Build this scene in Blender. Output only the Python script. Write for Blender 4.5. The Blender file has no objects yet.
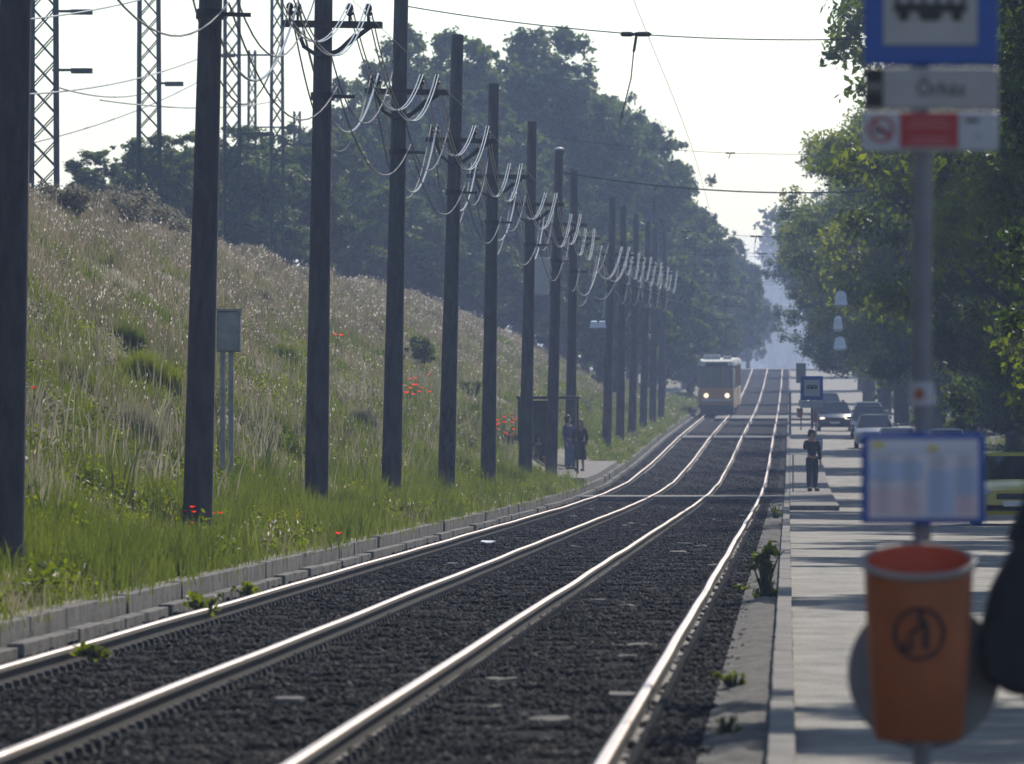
import bpy, bmesh, math, random
import numpy as np
from mathutils import Vector, Matrix, Euler
random.seed(7); rng = np.random.default_rng(7)
scene = bpy.context.scene
COL = scene.collection
R = math.radians
F = 8800.0; VX, VY, H0 = 795.0, 441.0, 1.468      # focal length in px, vanishing point, eye height

# ------------------------------------------------------------------ terrain functions
def zg(y):      # height of the rail head along the line
    return np.interp(y, [-60,0,200,240,275,326,402,512,615,721,800,846,880,950,1200,2000,4000],
                        [0,0,0,0.05,0.2,0.72,1.70,2.90,4.22,6.06,7.62,8.45,8.62,8.2,5.5,3,2])
def xr4(y):     # x of the rightmost rail
    return np.interp(y, [0,110,220,402,512,615,721,846,1000], [-.886,-.889,-.91,-1.0,-1.05,-1.11,-1.14,-1.22,-1.4])
def xk(y):      # centre of the right kerb
    return np.interp(y, [0,40,220,402,846,1000], [-.06,-.065,-.21,-.30,-.5,-.6])
def ridge(y):
    zr = np.interp(y, [-60,200,250,300,450,540,620,680,760,900,1200,4000], [6.5,6.8,7.0,7.3,7.9,7.1,5.6,5.6,7.2,8.8,6,3])
    x = np.interp(y, [-60,500,620,700,4000], [-17,-17.2,-15,-14,-14])
    return x, zr
def kerb_x(y): return xr4(y) - 5.16
def emb(X, y):   # ground height left of the kerb and everywhere else, metres
    X = np.asarray(X, float); y = np.asarray(y, float)
    g = zg(y); rx, rz = ridge(y); kx = kerb_x(y) - .1
    t = np.clip((kx - X) / (kx - rx), 0, 1)
    bump = .16*np.sin(X*1.3+y*.11)*np.sin(y*.07+X*.4) + .10*np.sin(y*.31+X*.9)
    shp = np.clip((t-.075)/.925,0,1)**1.06
    sl = g + .10 + (rz - g - .10)*shp + bump*np.clip(t*6,0,1)
    far = np.clip((rx - X)/300, 0, 1)
    left = sl*(1-far) + far*(rz*.5)
    right = g - .34 + 0*X
    return np.where(X < kx, left, right)
def S(y): return F / y
def px(x, y_img, s):            # world point of a pixel at scale s (px per metre)
    return ((x-VX)/s, F/s, H0-(y_img-VY)/s)
def hit(x, yi, z0=60, z1=900):
    for z in np.arange(z0, z1, .5):
        X = (x-VX)*z/F; Z = H0-(yi-VY)*z/F
        if Z <= float(emb(X, z)): return X, z, float(emb(X, z))
    return hit(x, yi+4, z0, z1) if yi < 600 else None

# ------------------------------------------------------------------ materials
def newmat(name):
    m = bpy.data.materials.new(name); m.use_nodes = True
    return m, m.node_tree.nodes, m.node_tree.links, m.node_tree.nodes['Principled BSDF']
def mat(name, c1, c2=None, scale=5, rough=.7, metal=0, bump=0, bscale=None, coords='Object', stretch=(1,1,1), c3=None, spec=.5, detail=6, lo=.35, hi=.65):
    m, N, L, P = newmat(name)
    P.inputs['Roughness'].default_value = rough; P.inputs['Metallic'].default_value = metal
    P.inputs['Specular IOR Level'].default_value = spec
    P.inputs['Base Color'].default_value = (*c1, 1)
    if c2 or bump:
        tc = N.new('ShaderNodeTexCoord'); mp = N.new('ShaderNodeMapping'); mp.inputs['Scale'].default_value = stretch
        L.new(tc.outputs[coords], mp.inputs[0])
    if c2:
        n = N.new('ShaderNodeTexNoise'); n.inputs['Scale'].default_value = scale; n.inputs['Detail'].default_value = detail; n.inputs['Roughness'].default_value=.65
        L.new(mp.outputs[0], n.inputs[0])
        r = N.new('ShaderNodeValToRGB'); e = r.color_ramp.elements
        e[0].position = lo; e[0].color = (*c1, 1); e[1].position = hi; e[1].color = (*c2, 1)
        if c3:
            q = r.color_ramp.elements.new(min(.95,hi+.13)); q.color = (*c3, 1)
        L.new(n.outputs[0], r.inputs[0]); L.new(r.outputs[0], P.inputs['Base Color'])
    if bump:
        n2 = N.new('ShaderNodeTexNoise'); n2.inputs['Scale'].default_value = bscale or scale*4; n2.inputs['Detail'].default_value = 5
        L.new(mp.outputs[0], n2.inputs[0])
        b = N.new('ShaderNodeBump'); b.inputs['Strength'].default_value = bump; b.inputs['Distance'].default_value = .03
        L.new(n2.outputs[0], b.inputs['Height']); L.new(b.outputs[0], P.inputs['Normal'])
    return m
def leafmat(name, c1, c2, trans=.45, rough=.5, scale=.35):
    m, N, L, P = newmat(name)
    tc = N.new('ShaderNodeTexCoord'); n = N.new('ShaderNodeTexNoise'); n.inputs['Scale'].default_value = scale; n.inputs['Detail'].default_value = 8; n.inputs['Roughness'].default_value=.8
    L.new(tc.outputs['Object'], n.inputs[0])
    r = N.new('ShaderNodeValToRGB'); e = r.color_ramp.elements
    e[0].position = .36; e[0].color = (*c1, 1); e[1].position = .64; e[1].color = (*c2, 1)
    L.new(n.outputs[0], r.inputs[0])
    P.inputs['Roughness'].default_value = rough; P.inputs['Specular IOR Level'].default_value = .12
    t = N.new('ShaderNodeBsdfTranslucent'); mx = N.new('ShaderNodeMixShader'); mx.inputs[0].default_value = trans
    L.new(r.outputs[0], P.inputs['Base Color'])
    hs = N.new('ShaderNodeHueSaturation'); hs.inputs['Value'].default_value = 2.0; hs.inputs['Saturation'].default_value = 1.15; hs.inputs['Hue'].default_value = .49
    L.new(r.outputs[0], hs.inputs['Color']); L.new(hs.outputs[0], t.inputs[0])
    L.new(P.outputs[0], mx.inputs[1]); L.new(t.outputs[0], mx.inputs[2])
    L.new(mx.outputs[0], N['Material Output'].inputs[0])
    return m
def emat(name, c, s):
    m, N, L, P = newmat(name)
    P.inputs['Base Color'].default_value = (*c, 1); P.inputs['Emission Color'].default_value = (*c, 1); P.inputs['Emission Strength'].default_value = s
    return m

M = {}
M['ballast'] = mat('ballast', (.008,.008,.010), (.018,.018,.021), 22, .95, bump=1, bscale=30, c3=(.045,.043,.043), spec=.05)
M['stone'] = mat('ballast_stone', (.006,.006,.008), (.038,.036,.036), 17, .9, spec=.05, c3=(.15,.14,.13), lo=.42, hi=.58, detail=1)
M['railtop'] = mat('rail_steel', (.40,.31,.26), (.52,.43,.38), 3, .36, 1, stretch=(8,.4,1))
M['rust'] = mat('rail_rust', (.022,.014,.011), (.045,.030,.022), 9, .8)
M['clip'] = mat('clip_iron', (.015,.013,.013), (.03,.026,.024), 9, .7)
M['kerb'] = mat('kerb_concrete', (.09,.085,.078), (.24,.225,.205), 1.6, .9, bump=.8, bscale=30, spec=.1, c3=(.045,.045,.03), lo=.3, hi=.55)
M['kerb_light'] = mat('kerb_pale_concrete', (.15,.14,.128), (.27,.25,.23), 3, .85, spec=.12, bump=.3, bscale=40)
M['asphalt'] = mat('road_asphalt', (.075,.069,.062), (.29,.262,.225), 1.9, .72, bump=1, bscale=40, spec=.2, c3=(.30,.28,.245), lo=.3, hi=.7, stretch=(1,.45,1))
M['dirt'] = mat('dirt', (.025,.024,.021), (.10,.09,.078), 3.2, .95, bump=.8, bscale=10)
M['slope'] = mat('embankment_soil', (.07,.075,.035), (.24,.20,.13), .5, .95, bump=1, bscale=6)
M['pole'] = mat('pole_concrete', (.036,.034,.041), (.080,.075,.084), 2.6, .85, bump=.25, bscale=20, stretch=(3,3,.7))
M['iron'] = mat('dark_iron', (.02,.02,.024), (.05,.045,.045), 6, .55, .4)
M['ceramic'] = mat('insulator_ceramic', (.10,.035,.02), (.15,.06,.035), 6, .25)
M['cable'] = mat('aluminium_cable', (.30,.29,.28), (.42,.41,.40), 6, .30, .8)
M['wire'] = mat('dark_wire', (.06,.055,.055), (.09,.085,.085), 9, .5, .5)
M['galv'] = mat('galvanised_steel', (.22,.23,.24), (.33,.34,.35), 5, .5, .5)
M['mast'] = mat('mast_green_paint', (.025,.045,.05), (.05,.075,.075), 4, .7)
M['bark'] = mat('bark', (.03,.025,.02), (.07,.06,.05), 3, .95, bump=.8, bscale=8)
M['leaf_dark'] = leafmat('leaf_dark', (.012,.028,.006), (.068,.098,.018), .5)
M['leaf_mid'] = leafmat('leaf_mid', (.018,.040,.005), (.095,.13,.014), .5)
M['leaf_fresh'] = leafmat('leaf_fresh', (.040,.068,.008), (.17,.20,.024), .55)
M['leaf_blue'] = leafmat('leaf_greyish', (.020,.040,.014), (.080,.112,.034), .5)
M['grass'] = leafmat('grass_green', (.024,.044,.010), (.12,.145,.032), .5, scale=1.1)
M['grass_dry'] = leafmat('grass_dry', (.045,.047,.026), (.23,.203,.145), .42, scale=.35)
M['seed'] = leafmat('seed_heads', (.26,.23,.20), (.50,.46,.42), .5, scale=.8)
M['weed_grey'] = leafmat('weed_greyish', (.085,.085,.055), (.21,.20,.15), .45, scale=1)
M['yellowflower'] = leafmat('yellow_blossom', (.45,.38,.03), (.6,.5,.06), .4)
M['poppy'] = leafmat('poppy_red', (.70,.07,.03), (.85,.14,.06), .5)
M['sign_blue'] = mat('sign_blue', (.004,.060,.33), (.008,.075,.38), 7, .4)
M['sign_grey'] = mat('sign_grey', (.34,.33,.34), (.40,.39,.40), 4, .5)
M['sign_white'] = mat('sign_white', (.42,.42,.48), (.48,.48,.54), 4, .45)
M['sign_black'] = mat('sign_black', (.012,.012,.014), (.02,.02,.022), 4, .5)
M['sign_red'] = mat('sign_red', (.35,.012,.02), (.42,.025,.035), 4, .45)
M['sign_yellow'] = mat('sign_yellow', (.65,.5,.02), (.7,.55,.05), 4, .5)
M['paper'] = mat('timetable_paper', (.56,.52,.62), (.66,.62,.70), 3, .35)
M['paper_blue'] = mat('timetable_blue', (.36,.44,.66), (.42,.50,.70), 3, .35)
M['paper_pink'] = mat('timetable_pink', (.62,.46,.54), (.67,.52,.58), 3, .35)
M['bin_orange'] = mat('bin_orange', (.27,.062,.010), (.34,.082,.014), 6, .5)
M['bin_inside'] = mat('bin_red_inside', (.50,.05,.015), (.55,.07,.02), 6, .6)
M['bin_rim'] = mat('bin_rim_pale', (.25,.20,.18), (.32,.26,.23), 8, .5)
M['bin_mark'] = mat('bin_mark', (.035,.012,.01), (.05,.02,.015), 8, .6)
M['disc'] = mat('disc_grey', (.17,.17,.185), (.23,.23,.245), 5, .7)
M['postgrey'] = mat('post_grey', (.16,.165,.20), (.21,.215,.25), 5, .5, .2)
M['rubber'] = mat('rubber', (.012,.012,.012), (.025,.025,.025), 9, .8)
M['rim'] = mat('alloy', (.35,.35,.36), (.5,.5,.5), 9, .35, .8)
M['glass'] = mat('car_glass', (.015,.02,.024), (.03,.036,.042), 2, .06, 0, spec=.8)
M['plate'] = mat('plate_white', (.7,.7,.7), (.75,.75,.75), 9, .5)
M['grille'] = mat('grille', (.01,.01,.012), (.03,.03,.03), 9, .5)
M['lampglass'] = mat('lamp_lens', (.55,.56,.58), (.7,.7,.7), 9, .15, .3)
M['lamp_on'] = emat('lit_headlight', (1,.85,.62), 1.6)
M['skin'] = mat('skin', (.42,.24,.17), (.50,.30,.22), 9, .6)
M['hair'] = mat('hair_dark', (.015,.011,.009), (.04,.03,.022), 30, .6)
M['hair_fair'] = mat('hair_fair', (.22,.15,.08), (.32,.23,.13), 30, .5)
for n, c in dict(navy=(.012,.016,.035), black=(.012,.012,.014), jeans=(.05,.09,.19), purple=(.06,.05,.10), brown=(.13,.07,.05), greyc=(.06,.06,.07), shoe=(.02,.018,.016)).items():
    M['c_'+n] = mat('cloth_'+n, c, tuple(v*1.6+.004 for v in c), 12, .9)
def paint(name, c, rough=.25):
    m = mat(name, c, tuple(min(1,v*1.08) for v in c), 1.5, rough)
    P = m.node_tree.nodes['Principled BSDF']; P.inputs['Coat Weight'].default_value = .3; P.inputs['Coat Roughness'].default_value = .08
    return m

# ------------------------------------------------------------------ mesh helpers
class MB:
    def __init__(s): s.v=[]; s.f=[]
    def add(s, vs, fs):
        o=len(s.v); s.v += [tuple(v) for v in vs]; s.f += [tuple(i+o for i in f) for f in fs]; return s
    def box(s, c, d, rz=0, taper=1, rx=0):
        x,y,z=[k/2 for k in d]; vs=[]
        for k,t in ((-1,1),(1,taper)):
            for a,b in ((-1,-1),(1,-1),(1,1),(-1,1)): vs.append(Vector((a*x*t,b*y*t,k*z)))
        m = Matrix.Rotation(rz,3,'Z') @ Matrix.Rotation(rx,3,'X')
        vs=[m@v+Vector(c) for v in vs]
        return s.add(vs, [(3,2,1,0),(4,5,6,7),(0,1,5,4),(1,2,6,5),(2,3,7,6),(3,0,4,7)])
    def tube(s, pts, rad, n=8, cap=True):
        pts=[Vector(p) for p in pts]
        if not hasattr(rad,'__len__'): rad=[rad]*len(pts)
        vs=[]; 
        for i,p in enumerate(pts):
            d=(pts[min(i+1,len(pts)-1)]-pts[max(i-1,0)]).normalized()
            a=Vector((0,0,1)) if abs(d.z)<.9 else Vector((0,1,0))
            u=d.cross(a).normalized(); w=d.cross(u).normalized()
            for k in range(n):
                t=2*math.pi*k/n; vs.append(p+(u*math.cos(t)+w*math.sin(t))*rad[i])
        fs=[]
        for i in range(len(pts)-1):
            for k in range(n):
                fs.append((i*n+k,i*n+(k+1)%n,(i+1)*n+(k+1)%n,(i+1)*n+k))
        if cap: fs += [tuple(reversed(range(n))), tuple(range((len(pts)-1)*n,len(pts)*n))]
        return s.add(vs,fs)
    def lathe(s, prof, n=16, c=(0,0,0), axis='Z', sx=1, sy=1, close=False):
        vs=[]
        for r,h in prof:
            for k in range(n):
                t=2*math.pi*k/n; a,b=r*math.cos(t)*sx,r*math.sin(t)*sy
                v={'Z':(a,b,h),'Y':(a,h,b),'X':(h,a,b)}[axis]
                vs.append((v[0]+c[0],v[1]+c[1],v[2]+c[2]))
        m=len(prof); fs=[]
        for i in range(m-1 if not close else m):
            j=(i+1)%m
            for k in range(n): fs.append((i*n+k,i*n+(k+1)%n,j*n+(k+1)%n,j*n+k))
        if not close: fs += [tuple(reversed(range(n))), tuple(range((m-1)*n,m*n))]
        return s.add(vs,fs)
    def loft(s, rings):
        n=len(rings[0]); vs=[v for r in rings for v in r]; fs=[]
        for i in range(len(rings)-1):
            for k in range(n): fs.append((i*n+k,i*n+(k+1)%n,(i+1)*n+(k+1)%n,(i+1)*n+k))
        fs += [tuple(reversed(range(n))), tuple(range((len(rings)-1)*n,len(rings)*n))]
        return s.add(vs,fs)
    def prism(s, poly, y0, y1):   # polygon in (x,z) extruded along y
        return s.loft([[(x,y0,z) for x,z in poly],[(x,y1,z) for x,z in poly]])
    def build(s, name, m, parent=None, smooth=False, loc=None, bevel=0):
        me=bpy.data.meshes.new(name); me.from_pydata(s.v,[],s.f); me.materials.append(m)
        bm=bmesh.new(); bm.from_mesh(me); bmesh.ops.recalc_face_normals(bm,faces=bm.faces); bm.to_mesh(me); bm.free()
        if smooth: me.polygons.foreach_set('use_smooth',[True]*len(me.polygons)); me.set_sharp_from_angle(angle=R(40))
        o=bpy.data.objects.new(name,me); COL.objects.link(o)
        if parent: o.parent=parent
        if loc: o.location=loc
        if bevel:
            b=o.modifiers.new('bevel','BEVEL'); b.width=bevel; b.segments=2; b.limit_method='ANGLE'
        return o
def tag(o, label=None, cat=None, group=None, kind=None):
    for k,v in (('label',label),('category',cat),('group',group),('kind',kind)):
        if v: o[k]=v
    return o
def thing(name, loc, label, cat, group=None, rz=0, scale=1):
    o=bpy.data.objects.new(name,None); COL.objects.link(o); o.location=loc; o.rotation_euler=(0,0,rz); o.scale=(scale,)*3 if not hasattr(scale,'__len__') else scale
    o.empty_display_size=.2
    return tag(o,label,cat,group)
def copytree(o, parent=None, loc=None, label=None, rz=None, scale=None):
    kids=[c for c in ALLKIDS(o)]
    c=o.copy(); COL.objects.link(c)
    if parent: c.parent=parent
    if loc is not None: c.location=loc
    if label: c['label']=label
    if rz is not None: c.rotation_euler=(0,0,rz)
    if scale is not None: c.scale=scale if hasattr(scale,'__len__') else (scale,)*3
    for k in kids: copytree(k,c)
    return c
def ALLKIDS(o): return [c for c in COL.objects if c.parent==o]
def rawmesh(name, verts, faces_idx, loop_tot, m, parent=None):
    """fast mesh from numpy: verts (n,3), flat loop indices, loops per face"""
    me=bpy.data.meshes.new(name)
    me.vertices.add(len(verts)); me.vertices.foreach_set('co', np.asarray(verts,np.float32).ravel())
    me.loops.add(len(faces_idx)); me.loops.foreach_set('vertex_index', np.asarray(faces_idx,np.int32))
    st=np.concatenate([[0],np.cumsum(loop_tot)[:-1]]).astype(np.int32)
    me.polygons.add(len(loop_tot)); me.polygons.foreach_set('loop_start', st); me.polygons.foreach_set('loop_total', np.asarray(loop_tot,np.int32))
    me.update(calc_edges=True); me.validate()
    me.materials.append(m)
    o=bpy.data.objects.new(name,me); COL.objects.link(o)
    if parent: o.parent=parent
    return o
def grid(name, xs_fn, ys, zf, m, ns):
    """sheet: xs_fn(y) -> ns x-values"""
    V=[]; 
    for y in ys:
        x=np.asarray(xs_fn(y),float); V.append(np.stack([x, np.full(len(x),y), zf(x,y)],1))
    V=np.concatenate(V); ny=len(ys); idx=[]
    i,j=np.meshgrid(np.arange(ny-1),np.arange(ns-1),indexing='ij'); a=(i*ns+j).ravel()
    q=np.stack([a,a+1,a+ns+1,a+ns],1).ravel()
    o=rawmesh(name,V,q,np.full(len(a),4),m)
    o.data.polygons.foreach_set('use_smooth',[True]*len(o.data.polygons)); return o

# ------------------------------------------------------------------ setting
ys = np.unique(np.concatenate([np.arange(-40,420,2.5), np.arange(420,1000,6), np.linspace(1000,2900,60)]))
gx = np.concatenate([[-650,-400,-250,-150,-90,-60,-40,-30,-25,-22,-20,-18.5],np.arange(-18,-6.3,.5)])
def ground_x(y):
    k=float(kerb_x(y))-.1
    left=np.concatenate([gx,[k-.12, k-.005]])
    return np.concatenate([left,[k+.02,-3,0,2,4,6,7,9,12,18,30,60,120,250,400,650]])
def ground_z(x,y):
    z=emb(x,y)
    return np.where(x>6.4, z+.22, z)
tag(grid('ground', ground_x, ys, ground_z, M['slope'], len(ground_x(0))), kind='structure')
yb = np.unique(np.concatenate([np.arange(-40,420,1.0), np.arange(420,1000,5)]))
def nz(x,y,a): return a*(np.sin(x*7.1+y*3.3)+np.sin(x*3.7-y*5.9+1)+np.sin(y*1.7+x*.9))/3
tag(grid('track_bed', lambda y: np.linspace(float(kerb_x(y))+.28, float(xk(y))-.07, 26), yb, lambda x,y: zg(y)-.155+nz(x,y,.025), M['ballast'], 26), kind='structure')
tag(grid('road', lambda y: np.linspace(float(xk(y))+.068, 6.4, 16), yb, lambda x,y: zg(y)-.13-.025*(np.clip(x,0,3)/3)+nz(x*.5,y*.3,.010), M['asphalt'], 16), kind='structure')
tag(grid('distant_road', lambda y: np.linspace(-9, 9, 6), np.linspace(1001,1500,30), lambda x,y: zg(y)-.2+0*x, M['asphalt'], 6), kind='structure')
tag(grid('verge', lambda y: np.linspace(6.55, 30, 12), yb, lambda x,y: zg(y)-.06+nz(x*.3,y*.2,.05), M['dirt'], 12), kind='structure')

# right kerb: long kerb stones as one strip of setting
def strip_blocks(name, xf, w, ztop, h, y0, y1, L, m, gap=.012, jit=.004, kind=None):
    mb=MB(); y=y0
    while y<y1:
        l=L if y<330 else L*6; l=min(l, y1-y); ym=y+l/2; j=random.uniform(-jit,jit); x=float(xf(ym))
        mb.loft([[(xf(q)-w/2+j,q,zg(q)+ztop-h),(xf(q)+w/2+j,q,zg(q)+ztop-h),(xf(q)+w/2+j,q,zg(q)+ztop+j*.7),(xf(q)-w/2+j,q,zg(q)+ztop+j*.7)] for q in (y,y+l-gap)])
        y+=l
    o=mb.build(name,m,bevel=.008); tag(o,kind=kind or 'structure'); return o
strip_blocks('kerb_right', xk, .135, -.03, .3, -20, 900, 1.0, M['kerb_light'])
strip_blocks('kerb_left', lambda q: kerb_x(q), .13, .09, .45, 45, 620, 3.4, M['kerb'], gap=.05, jit=.020)
strip_blocks('kerb_left_lower', lambda q: kerb_x(q)+.20, .13, -.06, .35, 45, 520, 2.6, M['kerb'], gap=.12, jit=.024)
tag(grid('gutter', lambda y: np.linspace(float(xk(y))-.42, float(xk(y))-.072, 9), np.arange(-20,230,.25), lambda x,y: zg(y)-.135+.03*np.clip((x-xk(y)+.42)/.2,0,1)+nz(x*2,y*2.3,.03)+.012*np.sin(x*31+y*9)*np.sin(y*23), M['dirt'], 9), kind='structure')

# stop platform on the right, further up the road
PLY=202.0
pl=MB()
for q in np.arange(PLY,360,8): pl.loft([[(xk(t)+.075,t,zg(t)-.3),(1.02,t,zg(t)-.3),(1.02,t,zg(t)-.012),(xk(t)+.075,t,zg(t)-.012)] for t in (q,q+8)])
tag(pl.build('stop_platform',M['kerb_light'],bevel=.02),kind='structure')
# platform on the left at the shelter
pl=MB()
for q in np.arange(258,306,6):
    pl.loft([[(kerb_x(t)-1.9,t,zg(t)-.2),(kerb_x(t)-.07,t,zg(t)-.2),(kerb_x(t)-.07,t,zg(t)+.26),(kerb_x(t)-1.9,t,zg(t)+.26)] for t in (q,q+6)])
tag(pl.build('shelter_platform',M['kerb_light'],bevel=.02),kind='structure')

# pale strips laid across the tracks
for y,th,lab,x0,x1 in ((229,5.0,'nearest thin pale strip crossing the rails beside the standing person',-5.6,-.3),
                 (398,8.0,'second thin pale strip crossing the rails in front of the tram',-5.3,-1.3),
                 (500,20.0,'broad pale concrete crossing right in front of the tram',-4.6,.9),
                 (838,16.0,'broad pale crossing on the crest of the hill',-7.2,3.5)):
    mb=MB()
    for a,b in ((x0,-5.2),(-5.14,-3.8),(-3.7,-2.37),(-2.3,-1.0),(-.95,x1)):
        a=max(a,x0)
        if b-a>.1: mb.loft([[(a,t,zg(t)-.09),(b,t,zg(t)-.09),(b,t,zg(t)-.012),(a,t,zg(t)-.012)] for t in np.linspace(y,y+th,5)])
    tag(mb.build('crossing_strip',M['kerb_light']),lab,'crossing strip')

# ------------------------------------------------------------------ tracks
yr = np.unique(np.concatenate([np.arange(20,420,1.2), np.arange(420,1000,4)]))
def wob(q,ph): return .45*.009*math.sin(q*.21+ph)+.0025*math.sin(q*.47+2*ph), .35*.007*math.sin(q*.17+ph*2)+.002*math.sin(q*.39+ph)
def rail(off, ph, parent):
    top=MB(); body=MB(); rt=[]; rb=[]
    for q in yr:
        q=float(q); dx,dz=wob(q,ph); dx,dz=(dx,dz) if q>60 else (dx*.4,dz*.4)
        x=float(xr4(q))+off+dx; z=float(zg(q))+dz
        rt.append([(x-.028,q,z-.016),(x+.028,q,z-.016),(x+.028,q,z-.006),(x+.019,q,z),(x-.019,q,z),(x-.028,q,z-.006)])
        rb.append([(x-.07,q,z-.165),(x+.07,q,z-.165),(x+.07,q,z-.15),(x+.012,q,z-.13),(x+.012,q,z-.045),(x+.034,q,z-.035),(x+.030,q,z-.0161),(x-.030,q,z-.0161),(x-.034,q,z-.035),(x-.012,q,z-.045),(x-.012,q,z-.13),(x-.07,q,z-.15)])
    top.loft(rt); body.loft(rb)
    r=body.build('rail',M['rust'],parent); top.build('rail_head',M['railtop'],r)
    cl=MB()
    for q in np.arange(30,300,.6):
        x=float(xr4(q))+off; z=float(zg(q))
        for sgn in (-1,1): cl.box((x+sgn*.085,q,z-.125),(.07,.11,.06),taper=.6)
    c=cl.build('rail_clip',M['clip'],r); c['kind']='stuff'
for lab,o in (('left tram track with the tram standing on it',-2.86),('right empty tram track nearest the pavement',0)):
    t=thing('tram_track',(0,0,0),lab,'tram track','tram tracks')
    rail(o-1.43,o+1,t); rail(o,o+2.3,t)
    sl=MB()
    for q in np.arange(30,420,.6):
        x=float(xr4(q))+o-.715; sl.box((x,q,float(zg(q))-.212),(2.1,.24,.09))
    s_=sl.build('sleeper',M['clip'],t); s_['kind']='stuff'

# ballast stones
def stones(name, n, xlo, xhi, z0, z1, size, m, zoff=-.15, pw=1.3):
    u=rng.random(n); a=1-pw; y=(z0**a+u*(z1**a-z0**a))**(1/a)
    t=rng.random(n); x=xlo(y)+t*(xhi(y)-xlo(y))
    base=np.array([(1,0,0),(0,1,0),(-1,0,0),(0,-1,0),(0,0,1),(0,0,-1)],float)
    v=base[None]*(1+rng.uniform(-.35,.35,(n,6,1)))+rng.uniform(-.25,.25,(n,6,3))
    sz=size*rng.uniform(.5,1.25,(n,1,1))**1.3*np.array([1,1,.7])
    v=v*sz; th=rng.random(n)*6.28; c,s=np.cos(th)[:,None],np.sin(th)[:,None]
    X=v[:,:,0]*c-v[:,:,1]*s; Y=v[:,:,0]*s+v[:,:,1]*c
    V=np.stack([X+x[:,None],Y+y[:,None],v[:,:,2]+(zg(y)+zoff)[:,None]+nz(x,y,.025)[:,None]],2).reshape(-1,3)
    f=np.array([(0,1,4),(1,2,4),(2,3,4),(3,0,4),(1,0,5),(2,1,5),(3,2,5),(0,3,5)])
    I=(f[None]+6*np.arange(n)[:,None,None]).ravel()
    return tag(rawmesh(name,V,I,np.full(n*8,3),m),'dark grey crushed stones filling the track bed between the rails','ballast',kind='stuff')
stones('ballast_stones',140000,lambda y:kerb_x(y)+.32,lambda y:xk(y)-.3,34,430,.030,M['stone'])

# ------------------------------------------------------------------ vegetation: grass as blades
def blades(name, X, Y, Zb, h, w, m, lean=.35, label=None, cat=None, n=7, spread=.16, head=None, hw=1.0, parent=None):
    k=len(X); X=np.repeat(X,n); Y=np.repeat(Y,n); Zb=np.repeat(Zb,n); h=np.repeat(h,n)*rng.uniform(.55,1.1,k*n); w=np.repeat(w,n)
    N=k*n; X=X+rng.normal(0,spread,N); Y=Y+rng.normal(0,spread,N)
    th=rng.random(N)*6.28; lx=np.cos(th)*lean*h*rng.uniform(.2,1,N); ly=np.sin(th)*lean*h*rng.uniform(.2,1,N)
    ph=rng.normal(0,.6,N); wx,wy=np.cos(ph)*w/2,np.sin(ph)*w/2
    z0=Zb-.05
    P=[(X-wx,Y-wy,z0),(X+wx,Y+wy,z0),(X+wx*.75+lx*.4,Y+wy*.75+ly*.4,z0+h*.6),(X-wx*.75+lx*.4,Y-wy*.75+ly*.4,z0+h*.6),(X+lx,Y+ly,z0+h)]
    V=np.stack([np.stack(p,1) for p in P],1).reshape(-1,3)
    base=5*np.arange(N)[:,None]; I=np.concatenate([base+np.array([[0,1,2,3]]),base+np.array([[3,2,4]])],1).ravel()
    o=rawmesh(name,V,I,np.tile([4,3],N),m,parent)
    if label: tag(o,label,cat,kind='stuff')
    if head is not None:
        sel=rng.random(N)<head; X,Y,z,lx,ly,h,w=X[sel],Y[sel],z0[sel]+h[sel],lx[sel],ly[sel],h[sel],w[sel]
        n2=len(X); a=w*rng.uniform(.8,2.2,n2)*hw; hh=h*.10+.02
        ph=rng.random(n2)*3.14; wx,wy=np.cos(ph)*a/2,np.sin(ph)*a/2
        cx,cy=X+lx,Y+ly
        P=[(cx,cy,z-hh*.5),(cx+wx,cy+wy,z),(cx+lx*.1,cy+ly*.1,z+hh*.6),(cx-wx,cy-wy,z)]
        V=np.stack([np.stack(p,1) for p in P],1).reshape(-1,3)
        return o,(V,(4*np.arange(n2)[:,None]+np.arange(4)[None]).ravel(),np.full(n2,4))
    return o
def leafcloud(n, centers, radii, size, up=.3, shell=.55, flat=.8):
    c=centers[rng.integers(0,len(centers),n)] if radii is None else None
    p=radii**2; p=p/p.sum(); i=rng.choice(len(centers),n,p=p)
    d=rng.normal(0,1,(n,3)); d/=np.linalg.norm(d,axis=1)[:,None]
    r=radii[i]*(shell+(1-shell)*rng.random(n))**.8*rng.choice([1,1,1,1,1.15,1.3,1.55],n,p=[.2,.2,.2,.17,.12,.08,.03])
    pos=centers[i]+d*r[:,None]*np.array([1,1,flat])
    nrm=rng.normal(0,1,(n,3))+np.array([0,0,up])+d*.6; nrm/=np.linalg.norm(nrm,axis=1)[:,None]
    a=np.cross(nrm,rng.normal(0,1,(n,3))); a/=np.linalg.norm(a,axis=1)[:,None]; b=np.cross(nrm,a)
    s=(size*rng.uniform(.6,1.3,n))[:,None]
    V=np.stack([pos-a*s,pos-b*s*.5,pos+a*s,pos+b*s*.5+nrm*s*.15],1).reshape(-1,3)
    return V,(4*np.arange(n)[:,None]+np.arange(4)[None]).ravel(),np.full(n,4)
def slope_pts(n, t0, t1, z0, z1, dens=None, pw=1.0):
    u=rng.random(n)
    y=z0*(z1/z0)**u if pw==1 else (z0**(1-pw)+u*(z1**(1-pw)-z0**(1-pw)))**(1/(1-pw))
    t=t0+(t1-t0)*rng.random(n); kx=kerb_x(y)-.18; rx,_=ridge(y); X=kx+(rx-kx)*t
    return X,y,t
def clump(X,y,f,seed):  # smooth pseudo noise 0..1
    return .5+.25*np.sin(X*f*1.7+seed)*np.cos(y*f*.31+seed*2)+.25*np.sin(X*f*.8-y*f*.19+seed*3)
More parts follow.
